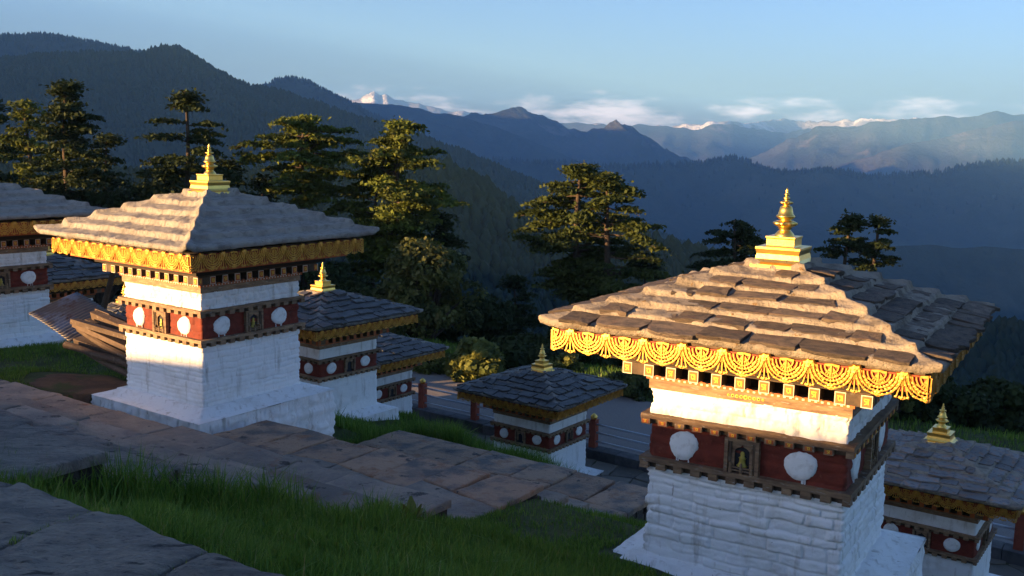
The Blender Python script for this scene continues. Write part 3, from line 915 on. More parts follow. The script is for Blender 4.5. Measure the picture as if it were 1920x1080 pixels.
def chorten(label, loc, yaw, roof='plaster', det=2, fr=(2.199, 2.407), eave=(1.85, 2.53), apex=3.04, tipz=3.81, seed=1, plinth=0.75, script=False, ledge_mat='wood', roof_rows=6, upper=None):
    t = thing('chorten', label, 'chorten', loc, R_(yaw), 'white chortens on the terraced slope')
    hi = det >= 2
    n1, nz1 = (170, 84) if hi else (44, 22)
    # plinth: wide base with low white steps
    pl = ring_wall('plinth', 'whitewash', t, 1.42, 1.40, -plinth, -0.115, n1, 34 if hi else 12, .048 if hi else .02, seed + 3, (.08, .15), (.18, .5))
    X, Y, S, c = perimeter(24)
    prof = [(1.40, -.118), (1.37, -.105), (1.22, -.10), (1.205, -.06), (1.12, -.055), (1.105, -.012), (1.02, -.008), (.95, .0)]
    ring_profile('plinth_step', 'whitewash', pl, prof, 40 if hi else 16, .010, seed + 31, fs=6)
    ring_wall('lower_wall', 'whitewash', t, 1.0, .990, -.03, .945, n1, nz1, (.038 if roof == 'slab_brown' else .022) if hi else .016, seed, (.05, .14), (.14, .62))
    red = ring_wall('red_band', 'red_wall', t, .985, .985, 1.045, 1.405, 80 if hi else 30, 22 if hi else 8, .022, seed + 7, (.08, .13), (.18, .45))
    ring_wall('upper_wall', 'whitewash', t, .985, .985, 1.50, 1.775, n1, 20 if hi else 8, .034 if hi else .015, seed + 13, (.10, .2), (.3, .8), lump=.9)
    # two dentil ledges
    for (zb, zt) in ((.936, 1.052), (1.400, 1.5075)):
        mb = MB()
        zc = zt - .048
        mb.box(-1.062, 1.062, -1.062, 1.062, zc, zt, ledge_mat, j=.004)
        mb.box(-1.0, 1.0, -1.0, 1.0, zb + .004, zc, 'dark_wood')
        nd, pitch = 12, .1838
        if not hi:
            for k in range(4):
                M = face_matrix(k)
                for i in range(nd):
                    x = -1.011 + i * pitch
                    if i == nd - 1:
                        continue
                    mb.box(x - .047, x + .047, -1.056, -.99, zb, zc - .001, ledge_mat, M)
        lg = mb.build('ledge', t)
        if hi:
            for k in range(4):
                M = face_matrix(k)
                for i in range(nd - 1):
                    x = -1.011 + i * pitch
                    o = MB()
                    w_ = random.uniform(.044, .052)
                    o.box(-w_, w_, -.04, .035, 0, zc - zb - .001, ledge_mat, j=.003)
                    if zb > 1.2 and roof == 'slab_brown':
                        o.box(-.034, .034, -.042, -.039, .008, zc - zb - .012, 'orange_paint')
                        glyph(o, Matrix.Translation((0, -.0425, (zc - zb) / 2)), .05, v=i)
                    p = M @ Vector((x, -1.018, zb))
                    o.build('dentil', lg, loc=p, rot=(0, 0, k * math.pi / 2))
    # white discs and niches of the red band
    for k in range(4):
        M = face_matrix(k)
        r = random.Random(seed * 5 + k)
        for xd in (-.60, .57):
            mb = MB()
            nn = 40
            rad = .148
            pts = []
            for q in range(nn):
                a = 2 * math.pi * q / nn
                rr = rad * (1 + r.uniform(-.02, .02) * (1.3 if hi else .4) + .05 * math.sin(2 * a + k + xd) + .04 * math.sin(3 * a + seed + xd * 5) * hi)
                pts.append((rr * math.cos(a) * 1.06, rr * math.sin(a)))
            vs = [(x, -.0, z) for x, z in pts] + [(x * .95, -.021 - r.uniform(0, .002), z * .95) for x, z in pts] + [(x * .5, -.022 - r.uniform(0, .003), z * .5) for x, z in pts] + [(0, -.023, 0)]
            fs = []
            for q in range(nn):
                q2 = (q + 1) % nn
                fs += [(q, q2, nn + q2, nn + q), (nn + q, nn + q2, 2 * nn + q2, 2 * nn + q), (2 * nn + q, 2 * nn + q2, 3 * nn)]
            mb.add(vs, fs, 'disc_paint')
            if hi:
                for dx in [r.uniform(-.08, .08) for _ in range(3)]:
                    l = r.uniform(.03, .09)
                    strip(mb, [(dx, -rad * .85), (dx + .004, -rad - l)], r.uniform(.004, .010), .018, 'disc_paint', -.002)
            p = M @ Vector((xd + r.uniform(-.02, .02), -.978, 1.228 + r.uniform(-.01, .015)))
            mb.build('white_disc', red, loc=p, rot=(0, 0, k * math.pi / 2), smooth=True)
        # niche
        mb = MB()
        hw, z0, z1 = .155, 1.054, 1.398
        for s in (-1, 1):
            mb.box(s * hw - .018, s * hw + .018, -1.045, -.96, z0, z1, 'wood')
            mb.box(s * (hw - .035) - .014, s * (hw - .035) + .014, -1.03, -.96, z0, z1 - .03, 'dark_wood')
        mb.box(-hw, hw, -1.04, -.96, z1 - .032, z1 - .002, 'wood')
        # arched board
        arch = []
        for q in range(13):
            a = math.pi * q / 12
            arch.append((-.075 * math.cos(a), 1.262 + .055 * math.sin(a) + (.022 if q == 6 else 0)))
        top = z1 - .03
        yy = -1.018
        pts = [(-.075, z0 + .06)] + arch + [(.075, z0 + .06)]
        for q in range(len(pts) - 1):
            (xa, za), (xb, zb_) = pts[q], pts[q + 1]
            ex = lambda x, z: (max(-.12, min(.12, x * 2.2)), top if z > 1.262 else z)
            if q == 0 or q == len(pts) - 2:
                ea, eb = (math.copysign(.12, xa), za), (math.copysign(.12, xb), zb_)
            else:
                ea, eb = (-.12 + .24 * (q - 1) / 12, top), (-.12 + .24 * q / 12, top)
                if q == 1:
                    ea = (-.12, za)
                if q == len(pts) - 3:
                    eb = (.12, zb_)
            vs = [(xa, yy, za), (xb, yy, zb_), (eb[0], yy, eb[1]), (ea[0], yy, ea[1]), (xa, yy + .03, za), (xb, yy + .03, zb_)]
            mb.add(vs, [(0, 1, 2, 3), (0, 4, 5, 1)], 'wood')
        mb.add([(-.12, yy, 1.262), (-.12, yy, top), (-.075, yy, 1.262)], [(0, 1, 2)], 'wood')
        mb.add([(.12, yy, 1.262), (.12, yy, top), (.075, yy, 1.262)], [(0, 1, 2)], 'wood')
        ni = link('niche', mb.mesh('niche'), None, t, rot=(0, 0, k * math.pi / 2))
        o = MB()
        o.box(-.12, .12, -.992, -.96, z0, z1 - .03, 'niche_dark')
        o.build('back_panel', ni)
        if hi:
            o = MB()
            M2 = Matrix.Translation((0, -1.0, 1.115)) @ Matrix.Scale(.55, 4, (0, 1, 0))
            o.lathe([(.052, 0), (.06, .012), (.045, .02), (.035, .04), (.03, .075), (.04, .09), (.02, .105), (.024, .125), (.018, .145), (.006, .155)], 'statue_gold', 10, M=M2)
            o.build('statue', ni, smooth=True)
            o = MB()
            for x in (-.105, 0, .105):
                o.lathe([(.017, 0), (.017, .06), (.011, .066), (.016, .078), (.013, .095), (.003, .108)], 'wood', 8, M=Matrix.Translation((x, -1.038, z0)))
            for z in (.022, .05):
                o.box(-.105, .105, -1.043, -1.033, z0 + z, z0 + z + .014, 'wood')
            o.build('railing', ni)
    # cornice: plank, dotted strip, board, beam ends
    mb = MB()
    mb.box(-1.006, 1.006, -1.006, 1.006, 1.767, 1.866, 'wood' if roof == 'slab_brown' else 'wood', j=.003)
    mb.box(-1.03, 1.03, -1.03, 1.03, 1.866, 1.902, 'orange_paint')
    mb.box(-1.06, 1.06, -1.06, 1.06, 1.902, 1.932, 'dark_wood')
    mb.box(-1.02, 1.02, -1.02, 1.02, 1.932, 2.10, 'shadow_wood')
    mb.box(-1.19, 1.19, -1.19, 1.19, 2.054, 2.086, 'dark_wood')
    for k in range(4):
        M = face_matrix(k)
        nd = 34 if hi else 0
        for i in range(nd):
            x = -1.0 + 2.0 * (i + .5) / nd
            mb.box(x - .012, x + .012, -1.034, -1.028, 1.874, 1.893, 'cream_paint', M)
        if hi:
            for i in range(22):               # zigzag painted board edge
                x = -1.03 + 2.06 * (i + .5) / 22
                mb.add([M @ Vector(p) for p in ((x - .04, -1.0625, 1.905), (x + .04, -1.0625, 1.905), (x, -1.0625, 1.930))], [(0, 1, 2)], 'orange_paint')
            if roof == 'slab_brown':
                for i in range(9):            # row of painted rosettes in the middle of the plank
                    t2 = MB()
                    rr = (.014, .018, .018, .018, .023, .018, .018, .018, .014)[i]
                    blob(t2, (i - 4) * .043, 1.815, rr, 'yellow_paint', 10, .002, y0=-1.0085)
                    blob(t2, (i - 4) * .043, 1.815, rr * .55, ('orange_paint', 'dark_wood')[i % 2], 8, .002, y0=-1.0105)
                    mb.add([M @ Vector(p) for p in t2.v], t2.f[:20], 'yellow_paint')
                    mb.add([M @ Vector(p) for p in t2.v], t2.f[20:], ('orange_paint', 'dark_wood')[i % 2])
    cor = mb.build('cornice', t)
    if not hi:
        bmb = MB()
    for k in range(4):
        M = face_matrix(k)
        nb = 11
        for i in range(nb):
            if i == nb - 1 and True:
                pass
            x = -1.165 + 2.33 * i / (nb - 1)
            o = MB() if hi else bmb
            Mx = Matrix.Translation((0, 0, 0)) if hi else M @ Matrix.Translation((x, 0, 0))
            o.box(-.046, .046, -1.2, -.9, 1.936, 2.053, 'dark_wood' if hi else 'wood', Mx)
            o.box(-.05, .05, -1.212, -1.2, 1.934, 2.051, 'cream_paint' if hi else 'wood', Mx)
            o.box(-.041, .041, -1.2155, -1.212, 1.943, 2.042, 'orange_paint', Mx)
            if hi:
                glyph(o, Matrix.Translation((0, -1.216, 1.993)), .085, v=i)
                if abs(x) > 1.1 and k in (1, 3):
                    o.v = [(a * .9, b * .999, c * 1.0005) for a, b, c in o.v]
                o.build('beam_end', cor, loc=M @ Vector((x, 0, 0)), rot=(0, 0, k * math.pi / 2))
    if not hi:
        bmb.build('beam_row', cor)
    # fringe: red board with gilt openwork
    fb, ft = fr
    H = ft - fb + .005
    mb = MB()
    hwf = 1.722
    for k in range(4):
        M = face_matrix(k)
        e = .014 if k % 2 else 0.0
        mb.box(-hwf + e, hwf - e, -hwf - .012, -hwf + .014, fb + (H * .27 if not script else .03), ft - .003, 'board_red', M)
    mb.box(-1.70, 1.70, -1.70, 1.70, ft - .04, ft + .02, 'dark_wood')
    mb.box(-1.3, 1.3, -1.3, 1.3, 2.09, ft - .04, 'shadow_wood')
    fg = mb.build('fringe', t)
    if script:
        o = MB()
        for k in range(4):
            M = face_matrix(k)
            e = .012 if k % 2 else 0.0
            o.box(-1.55 + e, 1.55 - e, -1.562, -1.54, fb - .055, fb + .06, 'orange_paint', M)
            for i in range(26):
                glyph(o, M @ Matrix.Translation((-1.5 + i * .12, -1.5625, fb - .02)), .055, v=i)
        o.build('script_board', t)
    key = round(H, 3)
    if key not in ORN:
        ORN[key] = ornament_mesh(FR_W, H)
    for k in range(4):
        M = face_matrix(k)
        for i in range(9):
            x = -1.735 + FR_W * (i + .5)
            link('gilt_ornament', ORN[key], None, fg, M @ Vector((x, -1.7345 - random.uniform(0, .004), ft)), (0, 0, k * math.pi / 2))
    # roof
    we, ze = eave
    wt, zt = .30, apex
    RN = roof_rows
    prof = [(we - .42, ze - .075), (we - .10, ze - .085), (we - .012, ze - .075), (we, ze - .04), (we, ze - .008)]
    dw, dzr = (we - wt) / RN, (zt - ze) / RN
    rise = .62 if roof != 'slab_slate' else .5
    for k in range(RN):
        w0, z0 = we - dw * k, ze + dzr * k
        for s in np.linspace(.05, .88, 9 if hi else 3):
            prof.append((w0 - dw * s, z0 + dzr * (1 - rise) * s))
        z1 = z0 + dzr * (1 - rise)
        prof += [(w0 - dw * .93, z1 + dzr * rise * .25), (w0 - dw * .97, z1 + dzr * rise * .75), (w0 - dw * 1.01, z0 + dzr * .99)]
    prof += [(wt - .08, zt + .005), (.1, zt + .012), (.001, zt + .012)]
    bm = {'plaster': 'plaster', 'slab_brown': 'mortar', 'slab_slate': 'dark_mortar', 'slab_mixed': 'mortar'}[roof]
    amp = .024 if roof == 'plaster' else .02
    rf = ring_profile('roof', bm, t, prof, 150 if hi else 36, amp, seed + 50, hip=.055 if roof == 'plaster' else .03, hipw=.085)
    if roof != 'plaster':
        r = random.Random(seed * 3 + 1)
        tilt = math.atan2(dzr * (1 - rise), dw)
        for k4 in range(4):
            M = face_matrix(k4)
            for k in range(RN):
                w0, z0 = we - dw * k, ze + dzr * k
                half = w0 - (.12 if roof == 'slab_brown' else .05) - (.0 if k == 0 else .03)
                x = -half
                while x < half - .02:
                    wd = r.uniform(.26, .62) if roof == 'slab_brown' else (r.uniform(.18, .6) if roof == 'slab_slate' else r.uniform(.3, .6))
                    x2 = min(half, x + wd)
                    if half - x2 < .16:
                        x2 = half
                    if r.random() < (.10 if roof == 'slab_mixed' else .03) and k > 0:
                        x = x2
                        continue
                    over = r.uniform(.0, .06) if k == 0 else (r.uniform(-.035, .01) if roof == 'slab_brown' else r.uniform(-.03, .06))
                    depth = dw * (1.0 if roof == 'slab_brown' else .98) + over
                    th = {'slab_brown': r.uniform(.03, .046), 'slab_mixed': r.uniform(.022, .03), 'slab_slate': r.uniform(.03, .06)}[roof]
                    if roof == 'slab_slate':
                        depth *= r.uniform(.8, 1.15)
                    lift = {'slab_brown': (-.022 if k else -.012), 'slab_slate': .0, 'slab_mixed': -.012}[roof]
                    # clip the inner corners at the hips by narrowing near the ends
                    xc = (x + x2) / 2
                    endcut = max(0, abs(xc) + (x2 - x) / 2 - (half - dw * .9))
                    ww = (x2 - x) - endcut * .55
                    xs = xc - math.copysign(endcut * .275, xc)
                    p = M @ Vector((xs, -(w0 + over), z0 + lift + r.uniform(-.006, .008)))
                    o = link('roof_slab', r.choice(SLABS[roof]), None, rf, p, None, (max(.1, ww - r.uniform(.006, .03)), depth, th))
                    tl = tilt + r.uniform(-.03, .03) + (.05 if roof == 'slab_slate' else 0)
                    o.rotation_euler = (Matrix.Rotation(k4 * math.pi / 2 + r.uniform(-.03, .03) * (2.6 if roof == 'slab_slate' else 1.6), 3, 'Z') @ Matrix.Rotation(tl, 3, 'X') @ Matrix.Rotation(r.uniform(-.03, .03) * (2 if roof == 'slab_slate' else 1), 3, 'Y')).to_euler()
                    x = x2
    # finial
    fz = tipz - .775
    mb = MB()
    mb.sqloft([(.31, fz - .03), (.30, fz), (.245, fz + .02), (.225, fz + .05), (.215, fz + .10), (.228, fz + .15), (.228, fz + .17), (.17, fz + .172)], 'gold')
    fo = mb.build('finial', t)
    mb = MB()
    mb.sqloft([(.15, fz + .17), (.142, fz + .185), (.142, fz + .25), (.15, fz + .262), (.15, fz + .275), (.09, fz + .277)], 'gold')
    mb.build('upper_tier', fo)
    P = [(.100, .275), (.098, .29), (.07, .325), (.058, .335), (.058, .345), (.072, .352), (.062, .365), (.085, .375), (.115, .395), (.118, .415), (.085, .432), (.06, .438), (.058, .448),
         (.075, .455), (.098, .475), (.092, .487), (.077, .50), (.068, .54), (.060, .575), (.045, .585), (.028, .590), (.036, .60), (.062, .612), (.064, .625), (.035, .637), (.018, .642),
         (.032, .655), (.034, .668), (.018, .682), (.014, .69), (.030, .70), (.022, .71), (.012, .722), (.017, .735), (.012, .755), (.001, .775)]
    mod = [.10 if .38 < z < .43 or .605 < z < .63 else 0 for r_, z in P]
    mb = MB()
    mb.lathe([(r_, fz + z) for r_, z in P], 'gold', 32, mod)
    mb.build('spire', fo, smooth=True)
    return t


R_CH = chorten('white chorten with brown stone slab roof and sunlit gilt fringe beside the grassy bank', (2.798, 10.431, -4.27), -30.8, 'slab_brown', 2, (2.199, 2.407), (1.85, 2.52), 3.045, 3.81, seed=3, plinth=1.5)
L_CH = chorten('white chorten with smooth grey plastered roof between the timber pile and the stone stairs', (-4.956, 16.596, -4.227), -35.5, 'plaster', 2, (2.242, 2.474), (1.94, 2.62), 3.25, 4.02, seed=8, plinth=1.6, script=True, roof_rows=5)
LL_CH = chorten('white chorten with plastered roof on the far side of the timber pile and corrugated sheet', (-11.3, 21.32, -4.37), -40.0, 'plaster', 2, (2.242, 2.474), (1.94, 2.62), 3.25, 4.02, seed=15, plinth=.75, script=True, roof_rows=5)
M1_CH = chorten('white chorten with dark mossy slate roof directly below the plastered chorten by the stairs', (-4.936, 26.189, -7.132), -38.5, 'slab_slate', 1, seed=21, plinth=.9)
M2_CH = chorten('white chorten with plain dark slate roof near the fence, half hidden by another', (-4.64, 32.79, -9.519), -37.0, 'slab_slate', 1, seed=27, plinth=.6)
C_CH = chorten('white chorten with black slate roof standing alone on the paved path below the stairs', (0.921, 29.019, -9.762), -36.1, 'slab_slate', 1, seed=33, plinth=.5)
RR_CH = chorten('white chorten with pale mixed stone roof on the lower terrace below the brown roofed chorten', (8.905, 20.274, -9.047), -35.0, 'slab_mixed', 1, seed=39, plinth=1.1)
B1_CH = chorten('white chorten with slate roof seen over the corrugated sheet in the gap between plastered chortens', (-13.95, 29.91, -6.81), -38.0, 'slab_slate', 1, seed=45, plinth=2.2)
B2_CH = chorten('white chorten with slate roof farther down behind the leaning wooden post', (-14.0, 36.2, -9.3), -38.0, 'slab_slate', 1, seed=51, plinth=2.0)


# ------------------------------------------------------------------ fence along the path
fence = thing('fence', 'red post fence with grey metal rails along the paved path', 'fence', uv(-15, 27.1, -9.6))
fi = Matrix.Translation(-Vector(fence.location))
posts = [-29.0, -26.7, -24.5, -22.2, -19.83, -17.45, -15.08, -12.6, -10.15, -7.7, -5.25, -2.81, -0.4]
for u in posts:
    p = uv(u, float(fence_v(u)), -9.62) - Vector(fence.location)
    mb = MB()
    mb.box(-.11, .11, -.11, .11, 0, .86, 'post_red', Matrix.Rotation(TH, 4, 'Z'))
    mb.box(-.125, .125, -.125, .125, .86, .885, 'post_red', Matrix.Rotation(TH, 4, 'Z'))
    po = mb.build('post', fence, loc=p)
    mb = MB()
    mb.lathe([(.05, .88), (.09, .90), (.115, .95), (.105, 1.0), (.06, 1.05), (.02, 1.075), (.001, 1.09)], 'gold', 16)
    mb.build('gold_ball', po, smooth=True)
for a, b in zip(posts[:-1], posts[1:]):
    for z in (.2, .48, .74):
        mb = MB()
        p0, p1 = uv(a, float(fence_v(a)), -9.62 + z), uv(b, float(fence_v(b)), -9.62 + z)
        c = (p0 + p1) / 2
        mb.tube([p0 - c, p1 - c], .034, 'rail_metal', 8)
        mb.build('rail', fence, smooth=True, loc=c - Vector(fence.location))
kerb = link('kerb', None, kind='structure')
r = random.Random(3)
x = -30.0
while x < 1.5:
    x2 = x + r.uniform(.5, .95)
    va, vb = float(fence_v(x)), float(fence_v(x2))
    slab_from_poly('kerb_stone', [(x, va - .30), (x2, vb - .30), (x2, vb + .24), (x, va + .24)], -9.62, .45, 'kerb_stone', kerb, gap=.01, jz=.012, rag=.012, seed=int(x * 57))
    x = x2

# ------------------------------------------------------------------ timber pile, tin sheet, leaning post
r = random.Random(9)
cu, cv = -15.95, 11.3
WL = ['round log at the bottom of the timber pile', 'split log low in the timber pile', 'sawn beam resting across the timber pile', 'grey plank on the timber pile', 'brown plank near the top of the timber pile']
log_i = 0
for lay in range(5):
    for q in range(3):
        mb = MB()
        ln = r.uniform(2.2, 2.7)
        zz = -4.36 + lay * .165
        vv = cv - .45 + q * .28 + r.uniform(-.05, .05)
        yaw = TH + r.uniform(-.09, .09)
        dip = -r.uniform(.05, .16)
        if lay < 3 and q != 1:
            rad = r.uniform(.06, .085)
            pts = [(-ln / 2 + ln * k / 5, r.uniform(-.02, .02), r.uniform(-.015, .015)) for k in range(6)]
            mb.tube(pts, [rad * r.uniform(.85, 1.05) for _ in pts], 'old_wood', 9)
            nm, lab = 'log', ('round weathered log lying in the timber pile between two plastered chortens')
        else:
            hw, hh = r.uniform(.07, .13), r.uniform(.03, .07)
            mb.box(-ln / 2, ln / 2, -hw, hw, -hh, hh, 'old_wood', j=.012)
            nm, lab = 'plank', ('sawn weathered plank lying in the timber pile between two plastered chortens')
        o = mb.build(nm, loc=uv(cu + r.uniform(-.2, .2), vv, zz + .08), rot=(r.uniform(-.2, .2), -dip, yaw), label=lab, category=nm, group='timbers stacked between the chortens')
# corrugated sheet over the pile's far end
su_, sv_ = np.meshgrid(np.linspace(-.62, .62, 80), np.linspace(-.55, .55, 10))
sz_ = .014 * np.sin(su_ * 2 * math.pi / .08) - .10 * su_ ** 2 - .08 * (sv_ ** 2) + .03 * np.sin(sv_ * 3 + su_)
sh = grid_mesh('tin_sheet', su_, sv_, sz_)
so_ = link('corrugated_sheet', sh, 'tin', None, at(138, 588, 19.7), (0.25, .35, TH + .1), label='bent rusty corrugated metal sheet leaning over the timber pile', category='metal sheet')
md = so_.modifiers.new('thick', 'SOLIDIFY')
md.thickness = .006
mb = MB()
p0, p1 = at(191, 590, 22.6), at(214, 503, 22.2)
mb.tube([p0 - p0, (p1 - p0) * .5, p1 - p0], [.075, .065, .06], 'old_wood', 8)
mb.build('leaning_post', loc=p0, label='weathered round wooden post leaning up behind the timber pile', category='post')


# ------------------------------------------------------------------ trees
def leaf_mesh(C, Nrm, size, rg, asp=1.7):
    """diamond leaves at C with normals Nrm"""
    n = len(C)
    a = rg.normal(size=(n, 3))
    t = a - (a * Nrm).sum(1, keepdims=True) * Nrm
    t /= np.linalg.norm(t, axis=1, keepdims=True) + 1e-9
    b = np.cross(Nrm, t)
    s = (size * rg.uniform(.6, 1.35, n))[:, None]
    V = np.stack([C + t * s * asp * .5, C + b * s * .5, C - t * s * asp * .5, C - b * s * .5], 1).reshape(-1, 3)
    return V, np.arange(n * 4).reshape(n, 4)


def conifer(label, base, height, rad, seed, leaf='needles_lit', crown0=.35, flat=.6, npad=90, lpp=60, lean=(0, 0), trunks=1, leafsize=.165, padr=1.0, group='tall conifers beyond the road', name='conifer', gap=.0, trunk_r=None):
    t = thing(name, label, 'tree', base, 0, group)
    rg = np.random.default_rng(seed)
    r = random.Random(seed)
    mb = MB()
    CC, NN = [], []
    for tk in range(trunks):
        off = Vector((0, 0, 0)) if tk == 0 else Vector((r.uniform(.6, 1.1) * rad * .5, r.uniform(-.3, .3), 0))
        hgt = height * (1 if tk == 0 else r.uniform(.88, .96))
        tr = trunk_r or height * .017
        pts, rr = [], []
        ph = r.uniform(0, 6)
        for i in range(11):
            q = i / 10
            pts.append(off + Vector((lean[0] * q * q * hgt + .018 * hgt * math.sin(q * 5 + ph) * q, lean[1] * q * q * hgt + .012 * hgt * math.cos(q * 4 + ph) * q, q * hgt * .97)))
            rr.append(tr * (1.25 - q) * (1.5 if i == 0 else 1) * .8 + .02)
        mb.tube(pts, rr, 'bark', 8)

        def trunk(q):
            x = q * 10
            i = min(9, int(x))
            return pts[i].lerp(pts[i + 1], x - i)
        nl = int(npad / trunks * .46)
        for l in range(nl):
            nt_ = max(4, int(height * (1 - crown0) / (1.15 * padr)))
            tier = (r.randrange(nt_) + .5) / nt_
            tier = max(.02, min(1, tier + r.uniform(-.5, .5) / nt_))
            q = min(.985, crown0 + (1 - crown0) * (tier + r.uniform(-.10, .10) / nt_))
            if gap and r.random() < gap:
                continue
            # crown profile: broad middle, rounded or flattened top
            k = (q - crown0) / (1 - crown0)
            prof_ = (min(1, .55 + k * 1.3)) * (1 - max(0, (k - flat) / (1 - flat)) ** 1.6 * .85)
            L = rad * prof_ * r.uniform(.55, 1.12)
            a = r.uniform(0, 2 * math.pi)
            o = trunk(q * .985)
            rise = r.uniform(-.10, .28) * (1.25 if k > .6 else .7)
            dirh = Vector((math.cos(a), math.sin(a), 0))
            side = Vector((-dirh.y, dirh.x, 0))
            bend = r.uniform(-.25, .25)
            lp = [o]
            for i in range(1, 5):
                s = i / 4
                lp.append(o + dirh * L * s + side * bend * L * s * s + Vector((0, 0, L * (rise * s - .12 * s * s + .04 * math.sin(s * 6 + l)))))
            mb.tube(lp, [tr * .34 * (1 - k * .6), tr * .26 * (1 - k * .6), tr * .18, tr * .1, .015], 'bark', 5, cap=False)
            np_ = max(2, int(2.0 + L / padr * 1.5))
            for j in range(np_):
                s = .34 + .66 * (j + r.random()) / np_
                i = min(3, int(s * 4))
                c = lp[i].lerp(lp[i + 1], s * 4 - i) + side * r.uniform(-.45, .45) * L * .55 * s + Vector((0, 0, r.uniform(-.05, .22) * padr))
                pr = padr * r.uniform(.45, 1.0) * (1.0 - .25 * k)
                n = int(lpp * 1.7 * r.uniform(.6, 1.2) * (pr / padr))
                ct = rg.normal(size=(n, 3)) * np.array([pr * .46, pr * .46, pr * .075])
                ct[:, 2] -= .18 * (ct[:, 0] ** 2 + ct[:, 1] ** 2) / max(pr, .1)
                CC.append(np.array(c) + ct)
                nn = np.array([0, 0, 1.0]) + rg.normal(size=(n, 3)) * .75
                NN.append(nn / np.linalg.norm(nn, axis=1, keepdims=True))
    if True:                                   # foliage round the leader
        for j in range(7):
            c = trunk(.99) + Vector((r.uniform(-.35, .35), r.uniform(-.35, .35), r.uniform(-.55, .12))) * padr
            n = int(lpp * 1.2)
            CC.append(np.array(c) + rg.normal(size=(n, 3)) * np.array([.36, .36, .10]) * padr)
            nn = np.array([0, 0, 1.0]) + rg.normal(size=(n, 3)) * .5
            NN.append(nn / np.linalg.norm(nn, axis=1, keepdims=True))
    mb.build('trunk', t, smooth=True)
    V, F = leaf_mesh(np.concatenate(CC), np.concatenate(NN), leafsize, rg)
    link('crown', mesh_np('crown', V, F), leaf, t)
    return t


def bushy(label, base, height, rad, seed, leaf='bush_leaf', n=2500, leafsize=.2, group=None, name='shrub', cat='shrub', trunk=.25, clumps=26, flatn=.9):
    t = thing(name, label, cat, base, 0, group)
    rg = np.random.default_rng(seed)
    r = random.Random(seed)
    mb = MB()
    CC, NN = [], []
    for c in range(clumps):
        a, e = r.uniform(0, 2 * math.pi), r.uniform(0.0, 1.0)
        q = r.uniform(.5, 1.0)
        ctr = Vector((math.cos(a) * rad * q * math.sqrt(1 - e * e * .8), math.sin(a) * rad * q * math.sqrt(1 - e * e * .8), height * (trunk + (1 - trunk) * (e * .85 + .1))))
        cr = rad * r.uniform(.22, .42)
        m_ = int(n / clumps * r.uniform(.6, 1.4))
        d = rg.normal(size=(m_, 3))
        d /= np.linalg.norm(d, axis=1, keepdims=True)
        pos = d * (cr * rg.uniform(.45, 1.0, (m_, 1)) ** .6) * np.array([1, 1, .75])
        CC.append(np.array(ctr) + pos)
        nn = d * .8 + rg.normal(size=(m_, 3)) * flatn * .7 + np.array([0, 0, .3])
        NN.append(nn / np.linalg.norm(nn, axis=1, keepdims=True))
        p0 = Vector((r.uniform(-.05, .05), r.uniform(-.05, .05), 0))
        mb.tube([p0, p0.lerp(ctr, .5) + Vector((0, 0, .06 * height)), ctr], [height * .022, height * .014, .012], 'bark', 5, cap=False)
    mb.build('stem', t, smooth=True)
    V, F = leaf_mesh(np.concatenate(CC), np.concatenate(NN), leafsize, rg, 1.5)
    link('crown' if cat == 'tree' else 'foliage', mesh_np('crown', V, F), leaf, t)
    return t


def base_at(px, dist, sink=0.0):
    """ground point under image column px (taken at mid height) at depth dist"""
    p = at(px, 400, dist)
    u, v = p.x * UX + p.y * UY, p.x * VX + p.y * VY
    return Vector((p.x, p.y, gz(u, v) - sink))


def tree_px(label, px, topy, dist, halfw_px, seed, **kw):
    b = base_at(px, dist, .3)
    top = at(px, topy, dist)
    return conifer(label, b, top.z - b.z, halfw_px / FPX * dist, seed, **kw)


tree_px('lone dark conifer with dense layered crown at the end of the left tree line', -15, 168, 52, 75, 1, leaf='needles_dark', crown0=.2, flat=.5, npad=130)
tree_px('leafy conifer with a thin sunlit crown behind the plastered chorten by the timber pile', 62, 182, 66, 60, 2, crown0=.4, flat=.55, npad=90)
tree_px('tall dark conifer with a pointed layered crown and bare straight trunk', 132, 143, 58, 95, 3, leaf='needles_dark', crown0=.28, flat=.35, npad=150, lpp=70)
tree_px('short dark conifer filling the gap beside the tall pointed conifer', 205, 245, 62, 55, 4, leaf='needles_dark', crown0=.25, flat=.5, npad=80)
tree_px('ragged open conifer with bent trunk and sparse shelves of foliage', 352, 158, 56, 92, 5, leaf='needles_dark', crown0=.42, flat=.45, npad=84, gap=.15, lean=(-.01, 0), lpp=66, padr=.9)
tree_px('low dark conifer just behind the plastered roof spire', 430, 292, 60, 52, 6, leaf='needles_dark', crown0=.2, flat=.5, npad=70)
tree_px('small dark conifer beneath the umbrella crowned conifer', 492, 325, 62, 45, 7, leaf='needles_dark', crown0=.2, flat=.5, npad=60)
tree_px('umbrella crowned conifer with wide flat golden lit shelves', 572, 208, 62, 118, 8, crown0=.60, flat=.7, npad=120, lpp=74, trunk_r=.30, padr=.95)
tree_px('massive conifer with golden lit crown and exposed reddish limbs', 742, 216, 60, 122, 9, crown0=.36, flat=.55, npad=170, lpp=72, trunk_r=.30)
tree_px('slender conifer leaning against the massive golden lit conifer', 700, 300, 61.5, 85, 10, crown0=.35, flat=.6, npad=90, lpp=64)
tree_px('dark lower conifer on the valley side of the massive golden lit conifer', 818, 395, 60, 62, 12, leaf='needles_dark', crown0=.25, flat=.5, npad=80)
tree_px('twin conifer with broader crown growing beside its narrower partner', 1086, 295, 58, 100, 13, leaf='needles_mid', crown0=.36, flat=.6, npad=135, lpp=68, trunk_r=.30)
tree_px('twin conifer with narrower crown growing beside its broader partner', 1143, 312, 57, 105, 14, leaf='needles_mid', crown0=.30, flat=.5, npad=135, lpp=68, trunk_r=.28)
